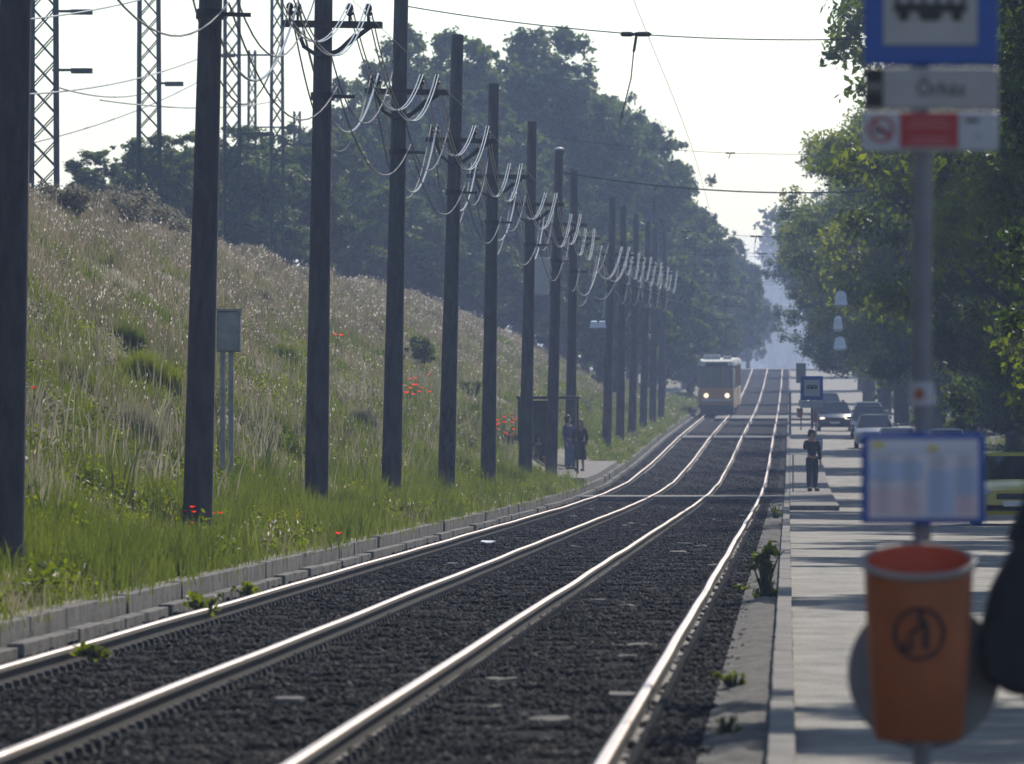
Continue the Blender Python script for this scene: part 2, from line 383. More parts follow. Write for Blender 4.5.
def off_plat(X,y): return ~((y>256)&(y<307)&(X>kerb_x(y)-2.1))
# dry grass over the upper slope
X,y,t=slope_pts(105000,.0,1.12,58,620); k=(rng.random(len(X))<np.clip(.14+1.45*(t-.28)+.5*(clump(X,y,.8,1)-.5),.1,1)*(.25+.75*(clump(X*1.4,y*1.6,.5,9)>.36)))&off_plat(X,y); X,y,t=X[k],y[k],t[k]
h=(.16+.30*clump(X,y,.9,4))*(1+.3*np.clip(t,0,1)); w=np.clip(.010*y/120,.010,.045)
o,hd=blades('dry_grass',X,y,emb(X,y),h,w,M['grass_dry'],.75,'tall straw coloured grass covering the upper slope of the embankment','dry grass',head=.10,hw=1.3)
rawmesh('seed_heads',*hd,M['seed']); tag(COL.objects['seed_heads'],'pale glowing seed heads above the dry grass on the slope','seed heads',kind='stuff')
# green grass on the lower slope
X,y,t=slope_pts(62000,.0,.95,58,620); k=(rng.random(len(X))<np.clip(1.15-1.35*t+1.5*(clump(X,y,1.4,2)-.5),.05,1))&off_plat(X,y); X,y,t=X[k],y[k],t[k]
h=(.10+.34*clump(X,y,1.9,3)**1.5+.08*(t>.12))*rng.uniform(.6,1.25,len(X)); w=np.clip(.014*y/120,.012,.05)
blades('green_grass',X,y,emb(X,y),h,w,M['grass'],.5,'fresh green grass and weeds along the foot of the embankment','green grass',n=9)
# grey green tall weeds
X,y,t=slope_pts(1100,.13,.50,62,330); k=(clump(X,y,1.5,6)>.5)&off_plat(X,y); X,y,t=X[k],y[k],t[k]
blades('tall_weeds',X,y,emb(X,y),.75+.4*rng.random(len(X)),np.full(len(X),.022),M['weed_grey'],.4,'tall grey green weed stalks standing among the lower grass','tall weeds',n=6,spread=.10)
nc=1500; X,y,t=slope_pts(nc*3,.0,.62,58,420); k=(clump(X,y,1.7,5)>.42+.35*t)&off_plat(X,y); X,y,t=X[k],y[k],t[k]
rr=rng.uniform(.08,.26,len(X)); c=np.stack([X,y,emb(X,y)+rr*.9],1)
V,I,L_=leafcloud(95000,c,rr,.034,up=.5,shell=.0,flat=.95); tag(rawmesh('leafy_weeds',V,I,L_,M['leaf_fresh']),'broad leaved yellow green weeds among the grass at the foot of the slope','weeds',kind='stuff')
nc=1300; X,y,t=slope_pts(nc*3,.2,1.08,58,560); k=(clump(X*1.2,y,.9,12)>.55); X,y,t=X[k],y[k],t[k]
rr=rng.uniform(.08,.30,len(X)); c=np.stack([X,y,emb(X,y)+rr*.8],1)
V,I,L_=leafcloud(90000,c,rr,.036,up=.5,shell=.0,flat=.9); tag(rawmesh('dry_weeds',V,I,L_,M['weed_grey']),'grey brown herbs and scrub mixed into the dry grass of the upper slope','dry weeds',kind='stuff')
# light green tufts close to the kerb
X,y,t=slope_pts(5200,.0,.16,58,250); k=(clump(X,y,1.0,8)>.40)&off_plat(X,y); X,y,t=X[k],y[k],t[k]
blades('kerbside_tufts',X,y,emb(X,y),.30+.42*rng.random(len(X)),np.full(len(X),.016),M['grass'],.45,'bright green grass tufts leaning over the left kerb','grass tufts',n=10,spread=.08)
# verge grass under the trees on the right
n=7000; y=60*(700/60)**rng.random(n); X=6.6+rng.random(n)**1.5*10
blades('verge_grass',X,y,zg(y)-.08,np.full(n,.22),np.clip(.02*y/150,.015,.05),M['grass'],.5,'shaded grass under the roadside trees','verge grass',n=6)
def _undergrowth(): pass

def tree_proto(Ht, W, base, leafm, nleaf, lsize, nb=60, seed=0, loc=(0,0,0), label='', cat='tree', group=None, top=1.0, name='broadleaf_tree', narrow=False):
    rs=np.random.default_rng(seed); random.seed(seed)
    t=thing(name,loc,label,cat,group)
    cen=[]; rad=[]
    cz=Ht*(base+1)/2; hz=Ht*(1-base)/2
    for k in range(nb):
        d=rs.normal(0,1,3); d/=np.linalg.norm(d); q=.45+.52*rs.random()
        c=np.array([d[0]*W/2*q, d[1]*W/2*q, cz+d[2]*hz*q*.97])
        if not narrow: c[0:2]*=1-.35*max(0,(c[2]-cz)/hz)
        cen.append(c); rad.append((.07+.09*rs.random()**1.3)*W*(.85 if not narrow else 1.3))
    cen=np.array(cen); rad=np.array(rad)
    tr=MB(); top_=(rs.uniform(-.3,.3),rs.uniform(-.3,.3),Ht*.8)
    tp=[(0,0,-.3),(rs.uniform(-.1,.1),0,Ht*.2),(rs.uniform(-.2,.2),rs.uniform(-.2,.2),Ht*.5),top_]
    r0=.022*Ht; tr.tube(tp,[r0*1.25,r0,r0*.65,r0*.2],9)
    for k in range(0,nb,2):
        c=cen[k]; h0=min(max(.12*Ht,c[2]-.30*Ht),.72*Ht); f=h0/(Ht*.8)
        s0=Vector((top_[0]*f,top_[1]*f,h0)); e=Vector(c); mid=s0.lerp(e,.55)+Vector((0,0,-.04*Ht*rs.random()))
        tr.tube([s0,mid,e],[r0*.35,r0*.2,r0*.06],5)
    tr.build('trunk',M['bark'],t,smooth=True)
    # two levels: lobes carry many flat sprays of leaves, with gaps between them
    c2=[]; r2=[]
    for c,r in zip(cen,rad):
        for j in range(11):
            d=rs.normal(0,1,3); d/=np.linalg.norm(d); d[2]=d[2]*.95+.05
            q=r*(.45+.62*rs.random()) ; c2.append(c+d*q*np.array([1.15,1.15,1])); r2.append(W*(.022+.036*rs.random()))
    V,I,Lp=leafcloud(nleaf,np.array(c2),np.array(r2),lsize,up=.35,shell=.0,flat=.85)
    # hanging outer twigs, so the outline is ragged
    rawmesh('crown',V,I,Lp,leafm,t)
    return t
# ---- trees. (x_img, top_img, s) gives where each stands
def place_tree(protos, k, xi, ti, s, label, Hp, group, wfac=1.0, rz=None, gz=None):
    X,y,Z=px(xi,ti,s); g=float(ground_z(np.array([X]),y)[0]) if gz is None else gz
    sc=(Z-g)/Hp[k]
    p,used=protos[k]
    if not used: protos[k][1]=True; p.location=(X,y,g); p.scale=(sc*wfac,sc*wfac,sc); p['label']=label; p.rotation_euler=(0,0,rz if rz is not None else random.random()*6.28); return p
    return copytree(p,loc=(X,y,g),label=label,rz=rz if rz is not None else random.random()*6.28,scale=(sc*wfac,sc*wfac,sc))
GL='trees beyond the embankment'; 
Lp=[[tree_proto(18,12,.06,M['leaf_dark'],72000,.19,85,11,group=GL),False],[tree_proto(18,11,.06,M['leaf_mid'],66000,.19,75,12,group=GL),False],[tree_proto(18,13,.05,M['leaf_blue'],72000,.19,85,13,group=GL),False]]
LT=[(95,152,27,1.5,0,'low dark tree at far left beside the first lattice mast'),
 (150,128,26,1.5,1,'low tree behind the second lattice mast from the left'),
 (215,118,25,1.5,2,'rounded tree just right of the second concrete pole'),
 (280,135,23.5,1.5,0,'low tree under the cluster of thin lattice masts'),
 (335,118,21,1.3,1,'low tree on the ridge left of the tall wood'),
 (372,66,18.5,.95,2,'leftmost tall tree of the wood behind the embankment'),
 (415,42,17.5,1,0,'tall tree rising behind the fourth concrete pole'),
 (462,18,17,1,1,'tallest dark tree behind the fifth concrete pole'),
 (520,12,16.5,1,2,'very tall tree at the highest point of the wood skyline'),
 (562,50,16,1,0,'tall tree just right of the wood skyline summit'),
 (600,82,15.2,.95,2,'tall tree below the upper span wire assembly'),
 (632,98,14.6,.85,1,'tall tree whose branches stick out furthest towards the open sky'),
 (440,150,19,1.2,0,'dense shorter tree in the shade in front of the tall wood'),
 (530,160,17.2,1.2,1,'shorter tree in front of the skyline summit, behind the sixth and seventh poles'),
 (585,190,16.8,1,0,'dark tree filling the gap behind the shelter poles'),
 (652,165,14.2,.9,2,'tree stepping down right of the tall wood'),
 (686,192,13.2,.95,0,'bushy tree above the last dense row of poles'),
 (712,212,12.2,.9,1,'hazy tree left of the tram with sparse top'),
 (732,232,11.0,.85,2,'pale hazy tree left of the sky gap'),
 (748,268,9.8,.8,0,'farthest small hazy tree at the left side of the sky gap'),
 (615,225,18.5,1.1,1,'light green tree close behind the eleventh pole'),
 (662,250,15.8,1.1,1,'light green roadside tree behind the far poles'),
 (690,290,14.2,1.2,2,'low leafy tree directly left of the tram'),
 (716,318,12.4,1.1,1,'small leafy tree overhanging the track behind the tram')]
for xi,ti,s,wf,k,lab in LT: place_tree(Lp,k,xi,ti,s,lab,[18]*3,GL,wf)
GR='trees along the right side of the road'
Rp=[[tree_proto(16,12,.07,M['leaf_mid'],150000,.10,95,21,group=GR),False],[tree_proto(16,13,.06,M['leaf_fresh'],145000,.10,90,22,group=GR),False],[tree_proto(16,12,.07,M['leaf_dark'],150000,.10,95,23,group=GR),False]]
RT=[(10.2,150,17,2,'roadside tree nearest the camera at the right edge'),
 (9.6,176,18,0,'big roadside tree behind the stop sign plates'),
 (9.5,206,21,1,'sunlit roadside tree right of the stop post'),
 (9.2,240,20.5,0,'roadside tree above the light blue parked car'),
 (8.6,278,20,2,'dark roadside tree behind the stop post'),
 (8.2,322,19,1,'yellow green roadside tree above the parked cars'),
 (7.3,370,18,0,'roadside tree left of the stop post in mid distance'),
 (6.8,425,18,1,'roadside tree whose branches reach the white sky left of the sign'),
 (5.9,485,17,2,'roadside tree beside the hanging street lamps'),
 (5.6,550,17,0,'roadside tree just behind the hanging street lamps'),
 (5.2,620,17.5,2,'roadside tree overhanging the far road'),
 (5.4,700,16.5,0,'hazy roadside tree near the crest'),
 (5.6,790,15,2,'hazy roadside tree at the crest of the road'),
 (6.0,900,14,0,'farthest hazy roadside tree right of the poplars'),
 (12.8,200,12,2,'tall tree in the second row at the right edge'),
 (12.6,262,14,0,'tall tree in the second row behind the sign plates'),
 (12.4,340,14,2,'tall second row tree above the roadside trees'),
 (12,430,14,0,'second row tree deep in the shade of the wood'),
 (7.4,42,13,0,'tree beside the camera casting shade on the near road'),
 (7.2,60,13.5,2,'tree beside the near road shading the stop sign'),
 (7.6,76,12,1,'second shading tree beside the near road'),
 (7.3,100,13,0,'third shading tree beside the near road'),
 (7.6,128,13,2,'shading tree short of the yellow car')]
for X,y,Ht,k,lab in RT:
    p=Rp[k]; loc=(X,y,float(zg(y))-.1); sc=Ht/16
    if not p[1]: p[1]=True; o=p[0]; o.location=loc; o.scale=(sc,)*3; o['label']=lab
    else: copytree(p[0],loc=loc,label=lab,rz=random.random()*6.28,scale=sc)
ug=tree_proto(5,6.5,.0,M['leaf_dark'],16000,.13,60,41,group='shrubs under the roadside trees',name='roadside_shrub',cat='shrub')
for i,y in enumerate(np.concatenate([np.arange(150,330,20),np.arange(340,620,35)])):
    y=float(y); loc=(11.2-.006*(y-150)+random.uniform(-.5,.5),y,float(zg(y))-.2); lab='dark shrub in the shade under the roadside trees, '+['nearest','second','third','fourth','fifth','sixth','seventh','eighth','ninth','tenth','eleventh','twelfth','thirteenth','fourteenth','fifteenth','sixteenth','seventeenth','eighteenth'][i]+' along the road'
    if i==0: ug.location=loc; ug['label']=lab
    else: copytree(ug,loc=loc,label=lab,rz=i*1.3,scale=random.uniform(.8,1.3))
# poplars far off
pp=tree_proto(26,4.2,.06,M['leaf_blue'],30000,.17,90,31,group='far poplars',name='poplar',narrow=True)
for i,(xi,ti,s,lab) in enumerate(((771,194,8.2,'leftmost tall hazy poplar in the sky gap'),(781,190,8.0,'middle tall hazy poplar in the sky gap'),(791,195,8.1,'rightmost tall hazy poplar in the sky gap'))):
    X,y,Z=px(xi,ti,s); g=float(zg(y))-.4; sc=(Z-g)/26
    if i==0: pp.location=(X,y,g); pp.scale=(sc,)*3; pp['label']=lab
    else: copytree(pp,loc=(X,y,g),label=lab,rz=i*2.1,scale=sc)
# far trees beyond the crest
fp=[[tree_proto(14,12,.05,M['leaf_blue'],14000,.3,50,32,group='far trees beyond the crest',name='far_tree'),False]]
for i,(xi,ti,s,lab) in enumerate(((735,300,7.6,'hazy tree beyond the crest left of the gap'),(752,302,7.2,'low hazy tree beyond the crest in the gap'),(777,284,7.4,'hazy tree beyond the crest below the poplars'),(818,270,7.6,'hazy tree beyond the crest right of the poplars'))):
    X,y,Z=px(xi,ti,s); g=float(zg(y))-.4; sc=(Z-g)/14
    if i==0: o=fp[0][0]; o.location=(X,y,g); o.scale=(sc,)*3; o['label']=lab
    else: copytree(fp[0][0],loc=(X,y,g),label=lab,rz=i*1.7,scale=sc)

for xi,ti,s,wf,lab in ((502,250,17.2,1.6,'low dark tree just behind the ridge at the sixth pole'),(548,268,16.4,1.6,'low dark tree just behind the ridge at the seventh pole'),(470,215,18.2,1.5,'low dark tree just behind the ridge right of the fifth pole'),(585,290,15.2,1.6,'low dark tree at the end of the ridge behind the shelter'),(395,190,20,1.5,'low dark tree behind the ridge at the fourth pole'),(255,190,24,1.6,'low tree filling the skyline behind the thin masts'),(620,300,14.2,1.6,'low dark tree where the embankment ends')):
    place_tree(Lp,random.choice((0,2)),xi,ti,s,lab,[18]*3,GL,wf)
# bushes on the slope
def bush(name,xi,yi,wpx,hpx,m,label,leaf=.05,n=2600,grassy=False,loc=None):
    if loc is None: loc=hit(xi,yi)
    X,y,Z=loc; s=F/y; w=wpx/s; h=hpx/s
    t=thing(name,(X,y,Z-.03),label,'bush')
    if grassy:
        k=int(n/8); th=rng.random(k)*6.28; r=np.sqrt(rng.random(k))*w/2
        blades('stems',r*np.cos(th),r*np.sin(th)*.7,np.zeros(k),h*(1-.5*(r/(w/2))**2),np.full(k,.018),m,.3,n=8,spread=.05,parent=t)
    else:
        nb=22; c=np.stack([rng.normal(0,w*.26,nb),rng.normal(0,w*.26,nb),rng.uniform(.08,.9,nb)*h],1)
        V,I,L_=leafcloud(n,c,np.full(nb,w*.20)*rng.uniform(.6,1.5,nb),leaf,shell=.0); rawmesh('foliage',V,I,L_,m,t)
        st=MB()
        for q in c: st.tube([(0,0,0),(q[0]*.5,q[1]*.5,q[2]*.6),tuple(q)],[.02,.012,.006],5)
        st.build('stems',M['bark'],t)
    return t
bush('tall_weed_clump',142,392,75,48,M['leaf_fresh'],'large bright green weed clump on the slope left of the grey cabinet',n=3000,grassy=True)
bush('tall_weed_clump',125,355,40,40,M['grass'],'smaller green weed clump above the large one on the slope',n=2400,grassy=True)
bush('tall_weed_clump',60,390,60,40,M['grass'],'green weeds right of the leftmost pole',n=2400,grassy=True)
bush('slope_bush',418,372,26,36,M['leaf_mid'],'dark green bush on the slope between the fourth and fifth poles')
bush('slope_bush',468,400,20,22,M['leaf_mid'],'small dark bush on the slope between the fifth and sixth poles')
bush('slope_bush',395,366,18,20,M['leaf_dark'],'small dark bush half hidden behind the fourth pole')
bush('slope_bush',112,222,70,30,M['weed_grey'],'grey brown bushy scrub near the ridge on the left',n=4000)
bush('slope_bush',165,222,50,28,M['weed_grey'],'second grey scrub near the ridge',n=3000)
bush('slope_bush',60,200,50,30,M['weed_grey'],'grey scrub on the ridge at the foot of the first mast',n=3000)
for j_,(xi,yi,w_,h_,nm) in enumerate(((95,330,40,22,'dry brown scrub clump on the middle of the left slope'),(255,300,34,18,'grey scrub clump on the upper slope between the second and third poles'),(300,275,26,16,'grey scrub on the ridge left of the third pole'),(355,300,26,14,'grey scrub near the ridge right of the third pole'),(430,320,22,14,'grey scrub near the ridge behind the fourth and fifth poles'),(370,330,24,16,'low scrub on the slope left of the fourth pole'),(280,365,40,26,'greenish scrub on the slope right of the grey cabinet'),(245,258,30,18,'grey scrub on the ridge right of the second pole'),(95,215,40,22,'grey scrub on the ridge right of the first mast'),(130,440,50,40,'grey green tall weeds in the middle of the lower left slope'),(270,440,40,34,'grey green weeds left of the third pole'),(360,430,34,30,'pale green weeds between the third and fourth poles'))):
    bush('slope_scrub',xi,yi,w_,h_,M[('weed_grey','grass_dry','grass')[(0,0,0,1,0,1,2,0,1,0,2,0)[j_]]],nm,n=1800,grassy=True)
bush('yellow_bush',268,545,60,34,M['yellowflower'],'yellow flowering weed in front of the third pole',leaf=.014,n=900)
bush('tall_weed_clump',500,488,60,32,M['grass'],'lush green tuft beside the sixth pole',n=2000,grassy=True)
bush('tall_weed_clump',345,518,80,36,M['grass'],'lush green tuft at the foot of the third pole',n=2200,grassy=True)
bush('tall_weed_clump',120,560,110,45,M['grass'],'lush green tuft above the nearest left kerb',n=2500,grassy=True)
# weeds at the track edge on the right
def edgeweed(xi,yi,wpx,hpx,label,n=700,leaf=.03,m='leaf_fresh'):
    s=(yi-VY)/(H0+.13); return bush('track_weed',0,0,wpx,hpx,M[m],label,leaf,n,loc=((xi-VX)/s,F/s,-.14))
edgeweed(765,600,28,62,'leafy yellow green weed between the right rail and the kerb',420,.05)
edgeweed(775,520,12,22,'small weed by the kerb beyond the leafy weed',90,.04)
edgeweed(742,590,16,10,'flat little weed left of the leafy weed',120,.02)
edgeweed(735,690,22,24,'small weed in the gravel at the lower right of the rails',80,.025)
edgeweed(726,738,26,30,'lowest weed in the gravel by the right rail',90,.022)
def slopeweed(xi,yi,w,h,label):
    s=(yi-VY)/(H0); bush('track_weed',0,0,w,h,M['leaf_fresh'],label,.032,170,loc=((xi-VX)/s,F/s,-.03))
slopeweed(205,608,34,22,'leafy weed growing from the left kerb near the camera')
slopeweed(250,592,24,16,'second leafy weed at the left kerb')
slopeweed(95,648,30,10,'low green weed between the left kerb and the rail')

# poppies
pet=MB()
for k in range(5):
    a=k*1.256; c=Vector((math.cos(a),math.sin(a),0)); d=Vector((-math.sin(a),math.cos(a),0)); rr=.038
    pet.add([(0,0,0),tuple(c*rr-d*rr*.7+Vector((0,0,.02))),tuple(c*rr*1.5+Vector((0,0,.035))),tuple(c*rr+d*rr*.7+Vector((0,0,.02)))],[(0,1,2,3)])
pop=thing('poppy',(0,0,0),'x','poppy','red poppies in the embankment grass')
pet.build('petals',M['poppy'],pop,loc=(0,0,.62)); MB().tube([(0,0,0),(.01,.01,.35),(0,0,.62)],.005,5).build('stem',M['grass'],pop)
first=True
for lab,cx,cy,sx,sy,n in (('red poppy in the cluster between the fourth and fifth poles',412,398,14,9,16),('red poppy in the cluster left of the shelter',503,430,11,6,14),('red poppy at the foot of the second pole',196,530,18,7,8),
                          ('single red poppy low on the slope beside the leftmost pole',34,424,2,2,1),('red poppy high on the slope right of the third pole',341,350,3,3,2),('single red poppy in front of the third pole',342,560,3,3,1)):
    for i in range(n):
        q=hit(cx+random.gauss(0,sx),cy+random.gauss(0,sy)+18)
        if not q: continue
        sc=random.uniform(.9,1.5)*(1 if n!=8 else .5)
        if first: pop.location=q; pop['label']=lab; pop.scale=(sc,)*3; first=False
        else: copytree(pop,loc=q,label=lab,scale=sc,rz=random.random()*6)

# ------------------------------------------------------------------ concrete poles with crossarms
PX0=[4,197,316,391,446,488,525,551,570,None,606.5,620,632,643,652.5,661]
PXC=-7.2
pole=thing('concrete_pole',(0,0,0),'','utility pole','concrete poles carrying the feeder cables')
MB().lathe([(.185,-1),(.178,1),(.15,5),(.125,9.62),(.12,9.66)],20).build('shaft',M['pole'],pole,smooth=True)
MB().box((.14,-.17,7.45),(1.5,.07,.09)).box((.14,.17,7.45),(1.5,.07,.09)).tube([(.72,-.15,7.42),(.15,-.15,6.98)],.04,6).build('crossarm',M['iron'],pole)
def ins(x,y=0,h=7.49): return MB().lathe([(.02,h),(.02,h+.08),(.055,h+.10),(.065,h+.14),(.035,h+.17),(.06,h+.19),(.05,h+.24),(.025,h+.27)],10,c=(x,y,0))
INS=[-.50,-.38,.40,.68]
for x in INS: ins(x,-.17).build('insulator',M['iron'],pole,smooth=True)
MB().lathe([(.165,6.30),(.175,6.30),(.175,6.42),(.165,6.42)],18,close=True).box((.32,-.1,6.36),(.35,.05,.05)).build('clamp_band',M['iron'],pole)
MB().tube([(-.40,-.17,7.4),(-.28,-.2,7.1),(-.05,-.2,6.95),(.25,-.2,7.05),(.5,-.18,7.3)],.035,6).build('jumper_lead',M['iron'],pole)
ORD=['first','second','third','fourth','fifth','sixth','seventh','eighth','ninth','tenth','eleventh','twelfth','thirteenth','fourteenth','fifteenth','sixteenth']
bases={}; P_=[]
for i,x in enumerate(PX0):
    if x is None: continue
    y=F*7.2/(VX-x) if i<9 else 8800*7.2*(.01285*.1+ i*.000404)   # even 25.6 m spacing
    y=F*7.2*(.001285+i*.000404)
    X=(x-VX)*y/F; g=float(zg(y))+ .30
    extra={0:', nearly black at the left edge',1:', left of the grey cabinet',2:' with crossarm and looping cables',4:' with black graffiti at its foot',7:' with a pale cap and a hanging box'}.get(i,'')
    if i>=10: extra=', in the hazy far row'
    lab=ORD[i]+' concrete pole from the left'+extra if i<9 else {10:'first',11:'second',12:'third',13:'fourth',14:'fifth',15:'sixth'}[i]+' concrete pole of the hazy far row beyond the shelter'
    p=pole if i==0 else copytree(pole,loc=(X,y,g),label=lab)
    if i==0: p.location=(X,y,g); p['label']=lab
    p.rotation_euler=(0,R(1.15+.35*math.sin(i*2.1)),random.uniform(-.05,.05))
    P_.append((i,X,y,g,p))
def insp(k,X,y,g,p,dz=7.76):
    a=p.rotation_euler.y; lx=INS[k]; lz=dz
    return Vector((X+lx*math.cos(a)+lz*math.sin(a), y-.17, g-lx*math.sin(a)+lz*math.cos(a)))
CL=['outer left feeder cable hanging in deep loops from pole to pole','inner left feeder cable hanging in deep loops from pole to pole','inner right silvery feeder cable with shallow loops','outermost right silvery feeder cable above the kerb']
for k in range(4):
    mb=MB(); sag=[1.85,1.6,1.1,1.2][k]
    pts=[insp(k,*a[1:]) for a in P_]
    d=pts[0]-(pts[1]-pts[0]); pts=[d]+pts
    path=[]
    for a,b in zip(pts[:-1],pts[1:]):
        L_=(b-a).length; sg=sag*min(L_/25.6,1.25)*random.uniform(.9,1.1)
        for j in range(22):
            t=j/22; p=a.lerp(b,t); p.z-=4*sg*t*(1-t); path.append(p)
    path.append(pts[-1])
    if k<2: mb.tube(path,.012+.006*k,6)
    else:
        for dx in (-.026,.026): mb.tube([q+Vector((dx,0,0)) for q in path],.0105,6)
    tag(mb.build('feeder_cable',M['cable' if k else 'wire'],smooth=True),CL[k],'overhead cable','feeder cables along the poles')
# extra thin dark leads
for k,(x,z,sag,lab) in enumerate(((-.1,7.95,1.5,'thin dark wire above the crossarms in the middle of the poles'),(.22,6.5,.9,'thin dark wire strung low between the pole clamp bands'))):
    path=[]
    pts=[Vector((X+x+z*math.sin(p.rotation_euler.y),y,g+z)) for (i,X,y,g,p) in P_]; pts=[pts[0]*2-pts[1]]+pts
    for a,b in zip(pts[:-1],pts[1:]):
        for j in range(16):
            t=j/16; q=a.lerp(b,t); q.z-=4*sag*t*(1-t); path.append(q)
    tag(MB().tube(path,.012,5).build('thin_wire',M['wire'],smooth=True),lab,'overhead wire')
# pole extras
def pole_of(i): return [a for a in P_ if a[0]==i][0]
p8=pole_of(7)[4]; MB().lathe([(.14,9.66),(.15,9.70),(.02,9.74)],14).build('cap',M['sign_white'],p8)
p5=pole_of(4)[4]
gf=MB()
def stroke(pts,w=.02):
    v=[]
    for (x,z) in pts: a=x/.18; v.append((math.sin(a)*.186,-math.cos(a)*.186,z))
    gf.tube(v,w*1.7,5)
stroke([(-.12,1.75),(0,1.45),(.10,1.8),(.02,1.95),(-.05,1.7)]); stroke([(-.14,1.35),(.12,1.2),(-.10,1.0),(.13,.85)]); stroke([(-.10,.8),(-.02,.45),(.05,.8),(.12,.4)],.018); stroke([(-.13,.6),(.14,.62)],.016); stroke([(.02,1.5),(-.13,1.15),(-.05,.9)],.016)
gf.build('graffiti',M['sign_black'],p5)
p9=pole_of(7)
MB().box((-.42,0,5.9),(.42,.25,1.1)).build('hanging_box',M['sign_white'],p9[4],bevel=.02)
# street lamp on eleventh pole
i,X,y,g,p=pole_of(10)
lt=thing('street_lamp',(X,y,g),'twin white street lamp hanging on an arm from the first far row pole','street lamp')
MB().tube([(0,-.15,6.0),(-.05,-.5,5.7),(-.12,-.9,5.0)],.035,6).build('arm',M['galv'],lt)
for q in (-.45,-.15): MB().loft([[(q-.18,-1.25,4.62-q*.0),(q+.18,-1.25,4.62),(q+.12,-1.2,4.86),(q-.12,-1.2,4.86)],[(q-.16,-.7,4.68),(q+.16,-.7,4.68),(q+.10,-.75,4.9),(q-.10,-.75,4.9)]]).build('lamp_head',M['lampglass'],lt)

# span wires over the tracks every fourth pole
for n,(i,lab) in enumerate(((3,'upper span wire crossing the white sky from the fourth pole'),(5,'thin faint span wire crossing the white sky from the sixth pole'),(7,'dark span wire crossing the trees from the eighth pole'),(11,'far span wire crossing above the tram'),(14,'farthest span wire in the haze'))):
    _,X,y,g,p=pole_of(i); s=F/y; x0=X+9.2*math.sin(p.rotation_euler.y)
    xr=7.2; zt=g+(9.0 if i!=5 else 8.6); sag=.62
    lp=thing('roadside_mast',(xr,y,float(zg(y))-.1),f'{["nearest","second","third","fourth","farthest"][n]} steel mast hidden in the right hand trees that holds a span wire','mast','masts in the right hand trees')
    MB().lathe([(.14,-.5),(.13,3),(.09,9.6)],12).build('shaft',M['galv'],lp,smooth=True)
    t=thing('span_wire',(0,y,0),lab,'span wire','span wires over the tracks')
    f=lambda x: zt-4*sag*((x-x0)/(xr-x0))*(1-(x-x0)/(xr-x0))
    MB().tube([(x,0,f(x)) for x in np.linspace(x0,xr,30)],.010 if i not in(5,7) else {5:.005,7:.022}[i],5).build('wire',M['wire'],t)
    for xx in {3:(-2.85,),5:(-1.53,),7:(-4.1,)}.get(i,(-4.45,-1.6)):
        k_={3:.9,5:.38,7:.5}.get(i,.8); MB().lathe([(.02*k_,-.32*k_),(.05*k_,-.28*k_),(.05*k_,-.1*k_),(.03*k_,-.05*k_),(.05*k_,.05*k_),(.05*k_,.25*k_),(.02*k_,.3*k_)],8,c=(xx,0,f(xx)),axis='X').tube([(xx,0,f(xx)),(xx-.05,0,f(xx)-.35*k_)],.03*k_,5).build('wire_insulator',M['iron'],t)
        if i!=5: MB().tube([(xx-.05,0,f(xx)-.3),(xx-.10,.0,f(xx)-.8),(xx-(.3 if i==3 else .06),0,f(xx)-(1.6 if i==3 else .6))],.012,5).build('hanger',M['wire'],t)
# catenary: messenger and contact wire of each track
for lab,xo in (('contact wire above the left tram track',-3.58),('contact wire above the right tram track',-.72)):
    path=[(float(xr4(q))+xo+.04*math.sin(q*.06),q,float(zg(q))+5.95) for q in np.arange(20,840,8)]
    tag(MB().tube(path,.003,5).build('contact_wire',M['galv']),lab,'overhead wire','contact wires')

# span-hung lamps over the right road
for n,(xi,yi,s,w,lab) in enumerate(((841,297,32,13,'highest of the three white hanging lamps over the road'),(838,322,30,10,'middle of the three white hanging lamps over the road'),(840,342,28,13,'lowest of the three white hanging lamps over the road'))):
    X,y,Z=px(xi,yi,s); t=thing('hanging_lamp',(X,y,Z),lab,'street lamp','lamps hanging over the road')
    w=w/s; MB().loft([[(-w/2,-.25,-.25),(w/2,-.25,-.25),(w/2,.25,-.25),(-w/2,.25,-.25)],[(-w*.36,-.18,.12),(w*.36,-.18,.12),(w*.36,.18,.12),(-w*.36,.18,.12)],[(-.05,-.05,.2),(.05,-.05,.2),(.05,.05,.2),(-.05,.05,.2)]]).build('shade',M['lampglass'],t)
    MB().box((0,0,-.29),(w*.8,.4,.05)).build('lens',M['sign_white'],t)
    MB().tube([(0,0,.2),(.02,0,1.2)],.012,5).build('hanger',M['wire'],t)
    MB().tube([(x,0,1.2+.02*abs(x)**1.2) for x in np.linspace(-7.2-X,6,14)],.005,5).build('carrier_wire',M['wire'],t)

# ------------------------------------------------------------------ lattice masts on the railway
def lattice(loc,h,w0,w1,label,arms):
    t=thing('lattice_mast',loc,label,'lattice mast','lattice masts of the railway')
    legs=MB(); br=MB(); n=int(h/.62)
    W=lambda z: w0+(w1-w0)*z/h
    for a in (-1,1):
        for b in (-1,1): legs.tube([(a*w0/2,b*w0/2,-1),(a*w1/2,b*w1/2,h)],.045,4)
    legs.build('legs',M['mast'],t)
    for k in range(n):
        z0,z1=h*k/n,h*(k+1)/n; q,r=W(z0)/2,W(z1)/2
        for (a,b,c,d) in ((-1,-1,1,-1),(1,-1,1,1),(1,1,-1,1),(-1,1,-1,-1)):
            br.tube([(a*q,b*q,z0),(c*r,d*r,z1)],.016,4,False); br.tube([(c*q,d*q,z0),(a*r,b*r,z1)],.016,4,False)
    br.build('bracing',M['mast'],t)
    for z,l,sd in arms:
        MB().box((sd*(l/2+.2),0,z),(l,.08,.06)).box((sd*(l+.1),0,z-.02),(.5,.25,.12)).build('bracket_arm',M['mast'],t)
